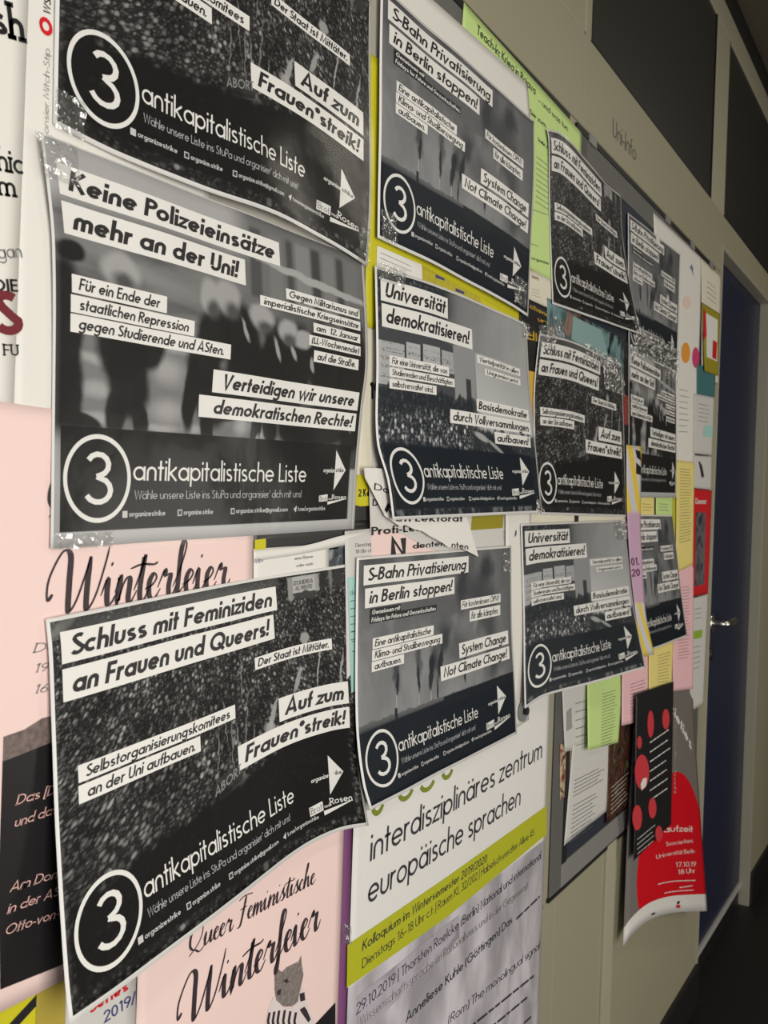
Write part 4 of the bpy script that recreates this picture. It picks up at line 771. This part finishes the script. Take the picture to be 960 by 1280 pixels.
GOLD = col('gold_ink', 205, 165, 50); put(S, r, [('abend', (662, 385), (686, 397), 7, GOLD, dict(w=.13)), ('um', (672, 401), (684, 406), 7, GOLD, dict(w=.13)), ('alt', (658, 424), (672, 427), 14, GOLD, dict(w=.14))]); patchpx(S, r, 'ochre_panel', GOLD, [(655, 462), (672, 466), (672, 560), (655, 556)], .0004)
S = Sheet((684, 372, .0062), (780, 425, .0062), (780, 500, .0062), (684, 470, .0062), w=.4, h=.14)
r = flyer(S, photo_mat('teal_picture', [srgb(25, 30, 36), srgb(120, 150, 150), srgb(60, 90, 95), srgb(150, 120, 105), srgb(25, 34, 42)], 14), 'dark teal picture poster showing between two demonstration posters', 'poster', 'picture_poster'); patchpx(S, r, 'teal_panel', col('dull_teal', 130, 160, 158), [(716, 395), (752, 413), (762, 452), (714, 424)], .0004); x0, y0 = locate(S, 690, 395); crinkle(S, r, x0, y0, x0+50, y0+50, .0015, 9)
S = Sheet((768, 420, .0044), (791, 430, .0044), (791, 565, .0044), (768, 560, .0044), w=.09, h=.22)
r = flyer(S, DKP, 'black poster strip with a red patch between two sleeved posters on the right', 'poster', 'black_poster'); patchpx(S, r, 'red_patch', col('brick_print', 130, 50, 40), [(778, 494), (788, 496), (788, 532), (779, 530)], .0005)
# white sheets and torn flyer in the middle
S = Sheet((555, 640, .0050), (633, 638, .0050), (633, 712, .0050), (555, 720, .0050), w=.2, h=.12)
r = flyer(S, GWH, 'pale sheet with olive header under the assembly hall poster'); patchpx(S, r, 'olive_header', OLV, [(560, 640), (630, 638), (628, 660), (560, 665)], .0004); small_print(S, r, [((628, 665), (632, 665), 4, 5)], w=1.5)
S = Sheet((632, 636, .0074), (664, 636, .0074), (661, 900, .0074), (633, 918, .0074), w=.10, h=.38)
r = flyer(S, PAPER, 'narrow white sheet between the lower chimneys poster and the lower assembly hall poster'); put(S, r, [('S', (644, 662), (643, 670), 6, INK, dict(w=.2))])
cx, cy = locate(S, 652, 888); mb = MB()
for R0, R1 in ((17, 9), (9, 0)):
    for i in range(20): poly(S, mb, [(cx+R_*math.cos(math.tau*j/20), cy+R_*math.sin(math.tau*j/20)) for R_, j in ((R0, i), (R0, i+1), (R1, i+1), (R1, i))], .002)
dsk = thing('suction_disc', W3(S(cx/S.w/1000, cy/S.h/1000)), 'small grey translucent suction disc at the curled corner of the lower assembly hall poster', 'suction disc')
mb = MB(); c3 = S(cx/S.w/1000, cy/S.h/1000)
tube(mb, [W3((c3[0], c3[1], .0095)), W3((c3[0], c3[1], .0120))], .017, 24); mb.build('disc', mat('grey_plastic', (.22, .22, .22), .3), dsk, False); mb = MB(); tube(mb, [W3((c3[0], c3[1], .0121)), W3((c3[0], c3[1], .018))], .006, 16); mb.build('knob', BLACK, dsk)
S = Sheet((645, 638, .0048), (784, 640, .0048), (784, 665, .0048), (645, 668, .0048), w=.46, h=.05)
flyer(S, CRM, 'pale sheet edge between the tucked demonstration poster and the assembly hall poster below')
S = Sheet((318, 655, .0056), (466, 650, .0050), (466, 682, .0050), (318, 696, .0056), w=.26, h=.03)
r = flyer(S, DKP, 'black flyer edge with a small yellow tab below the police poster'); patchpx(S, r, 'yellow_tab', YEL, [(318, 675), (332, 673), (332, 686), (318, 688)], .0004)
S = Sheet((317, 686, .0058), (411, 680, .0058), (411, 722, .0058), (317, 745, .0058), w=.16, h=.04)
r = flyer(S, PAPER, 'white note with a few typed words above the tilted poster, right of pink paper', 'note'); put(S, r, [('-WEIT-', (317, 705), (331, 701), 4, BLU, dict(w=.12)), ('eine Ebene', (368, 700), (391, 697), 3.2, GREY_INK, dict(w=.12)), ('oder nach', (370, 709), (391, 706), 3.2, GREY_INK, dict(w=.12))])
S = Sheet((405, 674, .0052), (434, 670, .0052), (434, 720, .0052), (405, 724, .0052), w=.05, h=.04)
flyer(S, photo_mat('grey_crowd_scrap', [srgb(30, 36, 46), srgb(60, 66, 74), srgb(140, 145, 148)], 60), 'scrap of a grey photo print between white note and white column')
S = Sheet((431, 664, .0071), (470, 660, .0071), (470, 1010, .0071), (436, 1020, .0071), w=.08, h=.26)
r = flyer(S, GWH, 'white and teal leaflet strip between the tilted poster and the lower chimneys poster', 'leaflet', 'leaflet'); patchpx(S, r, 'teal_panel', TEAL, [(434, 722), (449, 720), (452, 900), (440, 905)], .0004); put(S, r, [('Dienstag,', (444, 684), (464, 682), 3.6, GREY_INK, dict(w=.1)), ('18 Uhr ct', (444, 692), (464, 690), 3.6, GREY_INK, dict(w=.1)), ('disch', (437, 744), (449, 742), 5, GREY_INK, dict(w=.1))]); small_print(S, r, [((437, 752), (449, 750), 6, 7), ((439, 790), (449, 789), 3, 9)], w=1.3)
S = Sheet((317, 688, .0064), (464, 665, .0070), (464, 674, .0064), (317, 702, .0062), top=[(380, 682, .0075), (430, 669, .0075)], bottom=[(380, 692, .0066)], w=.26, h=.012)
flyer(S, PAPER, 'curled white paper strip running below the black flyer edge', cell=6)
T = Sheet((440, 590, .0072), (600, 590, .0072), (600, 700, .0072), (440, 700, .0072), w=.36, h=.13)
r = flyer(T, PNK, 'pink scrap with a black N under the torn proofreading flyer', outline=[(464, 660), (545, 655), (560, 694), (464, 700)]); put(T, r, [('N', (488, 696), (508, 694), 26, INK, dict(w=.24))])
T2 = Sheet((440, 590, .0080), (600, 590, .0080), (600, 700, .0080), (440, 700, .0080), w=.36, h=.13)
r = flyer(T2, GWH, 'grey torn proofreading flyer behind the hanging flap, Profi-Lektorat in black', outline=[(461, 600), (540, 600), (590, 640), (586, 694), (560, 692), (532, 684), (505, 668), (486, 662), (474, 661), (463, 668)])
put(T2, r, [('Da', (465, 632), (478, 634), 10, INK, dict(w=.17)), ('Profi-Lektorat', (464, 669), (560, 660), 12, INK, dict(w=.17)), ('denten', (516, 686), (556, 682), 9, INK, dict(w=.15))])
T3 = Sheet((440, 590, .0125), (600, 590, .0125), (600, 700, .0150), (440, 700, .0135), w=.36, h=.13)
r = flyer(T3, PAPER, 'torn white flap of the proofreading flyer with a pointed corner hanging over the chimneys poster', outline=[(455, 585), (468, 585), (520, 590), (583, 630), (584, 648), (598, 696), (578, 686), (560, 684), (552, 678), (537, 670), (528, 664), (516, 661), (507, 656), (500, 658), (491, 652), (481, 645), (456, 597)])
put(T3, r, [('Da', (467, 612), (486, 617), 10, INK, dict(w=.13)), ('P', (480, 637), (490, 652), 14, INK, dict(w=.15)), ('en Lektorat', (494, 652), (578, 652), 10, INK, dict(w=.17)), ('nten', (564, 684), (585, 687), 9, INK, dict(w=.15))])
T4 = Sheet((436, 585, .0052), (470, 585, .0052), (470, 680, .0052), (436, 680, .0052), w=.08, h=.10)
r = flyer(T4, YEL, 'yellow scrap lettered Ke right of the police poster corner', outline=[(440, 592), (456, 595), (463, 612), (461, 632), (450, 633), (440, 630)]); put(T4, r, [('2 Ke', (448, 621), (462, 620), 10, INK, dict(w=.2))])
r = flyer(Sheet((436, 585, .0046), (470, 585, .0046), (470, 680, .0046), (436, 680, .0046), w=.08, h=.10), DKP, 'small black scrap directly under the yellow lettered scrap', outline=[(438, 628), (462, 628), (463, 668), (438, 672)])
# notices under the lower board and right side
def notice(q, m, label, lines=None, n=(.006,)*4, group='coloured text notices', curl=(), w=.10, h=.15, wd=1.4, name='notice'):
    S = Sheet(*[(*p, n[i]) for i, p in enumerate(q)], w=w, h=h, bottom=curl); r = flyer(S, m, label, 'notice', name, group)
    if lines: small_print(S, r, lines, w=wd)
    return S, r
notice([(734, 845), (780, 835), (773, 928), (735, 938)], GRN, 'light green text notice hanging below the lower assembly hall poster', [((753, 868), (772, 862), 18, 7)], (.010, .008, .016, .018), w=.24, h=.17, wd=2)
notice([(778, 820), (813, 800), (810, 900), (777, 907)], PPNK, 'pale pink text notice hanging right of the light green one', [((788, 856), (808, 849), 10, 8)], (.012, .009, .014, .016), w=.2, h=.18, wd=2)
notice([(811, 790), (843, 770), (839, 882), (811, 887)], PYEL, 'pale yellow text notice hanging above the black poster with red ovals', [((822, 820), (838, 815), 14, 8)], (.012, .010, .014, .015), w=.24, h=.22, wd=2)
notice([(842, 700), (867, 700), (866, 861), (841, 864)], PPNK, 'longest pink text notice beside the red leaflet', [((848, 735), (863, 733), 24, 9)], (.0062, .0062, .0115, .0105), w=.26, h=.38, wd=2.2)
notice([(846, 575), (868, 578), (866, 706), (845, 716)], PYEL, 'tall yellow text notice beside the sleeved police poster', [((850, 586), (865, 588), 26, 8)], (.008,)*4, w=.24, h=.30, wd=2.2)
notice([(838, 600), (852, 600), (850, 722), (842, 722)], YEL, 'narrow yellow edge left of the tall yellow text notice', None, (.0050,)*4, w=.12, h=.28)
notice([(797, 598), (818, 600), (818, 700), (797, 705)], PYEL, 'small yellow notice between the sleeved police poster and the narrow chimneys poster', [((802, 630), (815, 631), 3, 8)], (.0052,)*4, w=.2, h=.22, wd=2)
notice([(820, 600), (841, 602), (841, 700), (820, 705)], GRN, 'small pale green notice right of the small yellow one, under the police poster', [((824, 630), (836, 631), 3, 8)], (.0053,)*4, w=.2, h=.22, wd=2)
def band_mat():
    p = Print('striped_collage_print', .5, w=1.6, h=5.6); d_ = p.math('ADD', p.math('MULTIPLY', p.x, 1.0), p.math('MULTIPLY', p.y, -.7)); k = p.step(p.math('SINE', p.math('MULTIPLY', d_, 5.2)), .1, .2)
    mid = p.math('MULTIPLY', p.step(p.y, 1.6, 1.75), p.step(p.y, 4.1, 4.0)); out = []
    for base, yel, pur in ((srgb(205, 203, 205), srgb(228, 198, 80), srgb(200, 165, 190)), ):
        n = p.new('ShaderNodeCombineColor')
        for i in range(3): p.link(p.mix(mid, p.mix(k, base[i], yel[i]), pur[i]), n.inputs[i])
    p.link(n.outputs[0], p.b.inputs['Base Color']); return p.m
S = Sheet((783, 556, .0115), (802, 558, .0115), (818, 818, .027), (802, 822, .022), left=[(784, 640, .0110), (789, 720, .0125)], right=[(801, 650, .0125), (803, 700, .0155), (807, 765, .021)], w=.16, h=.56)
r = flyer(S, band_mat(), 'striped yellow, lilac and purple strip reading 01. 20, overlapping the narrow chimneys poster', 'poster', 'striped_poster', cell=20)
put(S, r, [('01.', (789, 707), (799, 706), 20, mat('plum_ink', (.12, .02, .08), .5), dict(w=.16)), ('20', (790, 721), (800, 720), 20, mat('plum_ink', (.12, .02, .08), .5), dict(w=.16))]); patchpx(S, r, 'black_blot', DKP, [(794, 562), (800, 564), (801, 576), (796, 572)], .0006); patchpx(S, r, 'black_blot', DKP, [(795, 578), (801, 584), (801, 594), (795, 592)], .0006)
S = Sheet((817, 266, .0045), (877, 323, .0045), (868, 580, .0045), (826, 578, .0045), w=.42, h=.59, right=[(874.7, 419, .0045)])
r = flyer(S, PAPER, 'tall white poster with orange and pink dots near the door', 'poster', 'dotted_poster')
for x, y, rx, ry, m, l_ in ((857, 441, 5.5, 13, ORG, 'orange dot'), (869.5, 447, 4.5, 13, col('magenta_print', 200, 60, 110), 'magenta dot'), (859, 378, 5, 8, col('blush_print', 232, 205, 190), 'blush dot')): patchpx(S, r, 'printed_dot', m, [(x+rx*math.cos(math.tau*i/20), y+ry*math.sin(math.tau*i/20)) for i in range(20)], .0005, l_)
put(S, r, [('JL', (862, 333), (867, 345), 16, BLU, dict(w=.16))]); small_print(S, r, [((849, 487), (862, 490), 8, 16)], w=2.5)
notice([(877, 323), (901, 346), (898, 480), (877, 470)], CRM, 'cream sheet highest in the column beside the blue door', [((884, 352), (896, 362), 4, 16)], (.0045,)*4, 'sheets in the column beside the door', w=.2, h=.35, wd=2.5, name='leaflet')
S, r = notice([(877.5, 378), (900, 392), (898, 470), (881, 464)], OLV, 'yellow bordered leaflet with red edges in the column beside the blue door', None, (.006, .006, .006, .010), 'sheets in the column beside the door', w=.2, h=.2, name='leaflet')
patchpx(S, r, 'white_panel', PAPER, [(882, 391), (897, 400), (896, 452), (883, 446)], .0005); patchpx(S, r, 'red_edge', RED, [(879, 384), (882, 391), (883, 420), (879, 425)], .0007); patchpx(S, r, 'red_edge', RED, [(891, 425), (896, 428), (895, 450), (890, 447)], .0009)
notice([(871, 455), (895, 462), (893, 500), (871, 494)], col('teal_print', 60, 110, 115), 'dark teal leaflet below the yellow bordered leaflet', None, (.0055,)*4, 'sheets in the column beside the door', w=.2, h=.12, name='leaflet')
S, r = notice([(868, 492), (893, 497), (890, 569), (867, 567)], GWH, 'white leaflet with grey print below the teal leaflet', [((873, 505), (888, 508), 5, 14)], (.006,)*4, 'sheets in the column beside the door', w=.22, h=.2, wd=2.5, name='leaflet'); patchpx(S, r, 'teal_panel', TEAL, [(880, 532), (891, 533), (890, 546), (879, 546)], .0005)
S, r = notice([(867, 569), (890, 571), (889, 612), (867, 610)], GWH, 'white leaflet with two black strokes above the red leaflet', None, (.0062,)*4, 'sheets in the column beside the door', w=.2, h=.12, name='leaflet'); patchpx(S, r, 'black_stroke', DKP, [(873, 577), (875, 577), (879, 597), (877, 597)], .0005); patchpx(S, r, 'black_stroke', DKP, [(876, 580), (877, 580), (880, 596), (879, 596)], .0007)
S, r = notice([(867, 611), (890, 613), (885, 742), (865, 746)], RED, 'red leaflet with grey picture beside the door handle', None, (.0065,)*4, 'sheets in the column beside the door', w=.2, h=.32, name='leaflet'); patchpx(S, r, 'grey_picture', photo_mat('grey_picture', [srgb(50, 50, 56), srgb(110, 108, 112), srgb(70, 66, 72)], 20), [(870, 640), (882, 641), (880, 730), (868, 733)], .0005); put(S, r, [('Donner', (869, 630), (883, 630), 18, PAPER, dict(w=.16))])
S, r = notice([(865, 748), (885, 743), (879, 880), (862, 890)], GWH, 'white leaflet with green bar under the red leaflet', [((868, 762), (878, 760), 3, 14), ((867, 810), (876, 807), 5, 16)], (.0062,)*4, 'sheets in the column beside the door', w=.2, h=.34, wd=2.5, name='leaflet'); patchpx(S, r, 'green_bar', col('leaf_green_print', 140, 175, 50), [(867, 789), (878, 787), (877, 797), (867, 799)], .0005)
# inside the framed board
S = Sheet((702, 850, .0060), (742, 838, .0060), (738, 932, .0060), (706, 940, .0060), w=.2, h=.14); r = flyer(S, GWH, 'upper white document with grey shape in the framed board', 'document', 'document', 'documents in the framed board'); small_print(S, r, [((719, 880), (736, 875), 6, 16)], w=2.2); patchpx(S, r, 'grey_shape', LTG, [(708, 890), (714, 884), (715, 910), (708, 914)], .0005)
S = Sheet((716, 930, .0066), (765, 912, .0066), (758, 1014, .0075), (705, 1057, .0066), w=.26, h=.20); r = flyer(S, GWH, 'lower white document covered in text in the framed board', 'document', 'document', 'documents in the framed board'); small_print(S, r, [((718, 976), (756, 957), 5, 8), ((716, 1008), (748, 990), 9, 9)], w=2.4)
S = Sheet((700, 930, .0050), (718, 930, .0050), (716, 990, .0050), (700, 1000, .0050), w=.08, h=.1); flyer(S, photo_mat('warm_picture', [srgb(60, 40, 30), srgb(200, 180, 150), srgb(120, 40, 30)], 40), 'small warm coloured photo beside the lower document', 'photo', 'photo_print')
S = Sheet((762, 895, .0074), (792, 880, .0074), (790, 1003, .0074), (758, 1030, .0074), w=.2, h=.22); r = flyer(S, photo_mat('dark_red_picture', [srgb(36, 28, 26), srgb(90, 60, 45), srgb(60, 22, 24), srgb(90, 95, 60)], 30), 'dark picture poster with white lettering at the right end of the framed board', 'poster', 'picture_poster'); small_print(S, r, [((764, 985), (786, 965), 7, 9)], PAPER, w=2.2)
# society poster with red disc, curling off the wall, and black poster with red ovals
def disc_mat():
    p = Print('grey_red_disc_print', .35, w=3.0, h=4.2); mp = p.new('ShaderNodeMapping'); mp.vector_type = 'TEXTURE'; mp.inputs['Location'].default_value = (1.75, 3.55, 0); mp.inputs['Scale'].default_value = (1.5, 1.35, 1)
    p.link(p.uv, mp.inputs[0]); g = p.new('ShaderNodeVectorMath'); g.operation = 'LENGTH'; p.link(mp.outputs[0], g.inputs[0]); k = p.step(g.outputs['Value'], 1.0, .99); w_ = p.step(p.y, 3.955, 3.96)
    n = p.new('ShaderNodeCombineColor'); gr, re, wh = srgb(118, 112, 108), srgb(206, 22, 34), (.74, .72, .68)
    for i in range(3): p.link(p.mix(w_, p.mix(k, gr[i], re[i]), wh[i]), n.inputs[i])
    p.link(n.outputs[0], p.b.inputs['Base Color']); return p.m
S = Sheet((795, 790, .0046), (866, 765, .0046), (884, 1139, .050), (779, 1183, .020), left=[(792, 907, .010), (784, 1050, .016)], right=[(866, 865, .0055), (871, 950, .016), (877, 1040, .033)], bottom=[(790, 1168, .026), (810, 1151, .034), (835, 1142, .042), (862, 1139.5, .048)], w=.30, h=.42)
r = flyer(S, disc_mat(), 'grey poster with a red disc and white bottom edge curling away from the wall', 'poster', 'society_poster')
put(S, r, [('Societies', (827, 868), (864, 938), 15, PAPER, dict(w=.17)), ('gesellschaft', (843, 900), (842, 992), 10, LTG, dict(w=.13)), ('Laufzeit', (822, 1042), (866, 1040), 9, PAPER, dict(w=.11)), ('Societies', (832, 1058), (866, 1053), 6, PAPER, dict(w=.09)), ('Universität Berlin', (820, 1074), (868, 1066), 6, PAPER, dict(w=.09)), ('17.10.19', (844, 1084), (870, 1083), 7, PAPER, dict(w=.10)), ('18 Uhr', (847, 1093), (869, 1091), 7, PAPER, dict(w=.10))])
small_print(S, r, [((822, 1106), (870, 1101), 1, 5), ((849, 1110), (870, 1107), 1, 5), ((830, 1117), (870, 1113), 1, 5)], PAPER, 2.5)
patchpx(S, r, 'printed_mark', RED, [(845, 1131), (850, 1131), (850, 1135), (845, 1135)], .0005); patchpx(S, r, 'printed_mark', INK, [(846, 1127), (850, 1126), (849, 1130), (846, 1130)], .0005); patchpx(S, r, 'printed_mark', INK, [(814, 1142), (819, 1140), (818, 1143), (814, 1144)], .0005)
S = Sheet((795, 868, .0220), (842, 852, .0190), (839, 1030, .038), (792, 1076, .034), w=.3, h=.42)
r = flyer(S, DKP, 'black poster with red ovals and slanted white text on top of the grey one', 'poster', 'oval_poster')
REDP = col('soft_red_print', 205, 60, 68, .4)
for i, (x, y, rx, ry) in enumerate(((799, 928, 3, 8), (813, 905, 4, 17), (832, 899, 4.5, 13), (802, 965, 9, 22), (796, 1022, 6, 16), (815, 1010, 5, 13), (823, 1042, 4.5, 10))): patchpx(S, r, 'red_oval', REDP, [(x+rx*math.cos(math.tau*k/18), y+ry*math.sin(math.tau*k/18)) for k in range(18)], .0005+.0001*i)
patchpx(S, r, 'white_figure', PAPER, [(800, 980), (803, 973), (808, 972), (807, 982), (801, 988)], .0014)
for i in range(7):
    small_print(S, r, [((812, 929+i*12), (838, 911+i*12), 1, 8)], PAPER, 6)
for i in range(4): small_print(S, r, [((796, 1050+i*6), (819, 1031+i*6), 1, 8)], PAPER, 3.5)
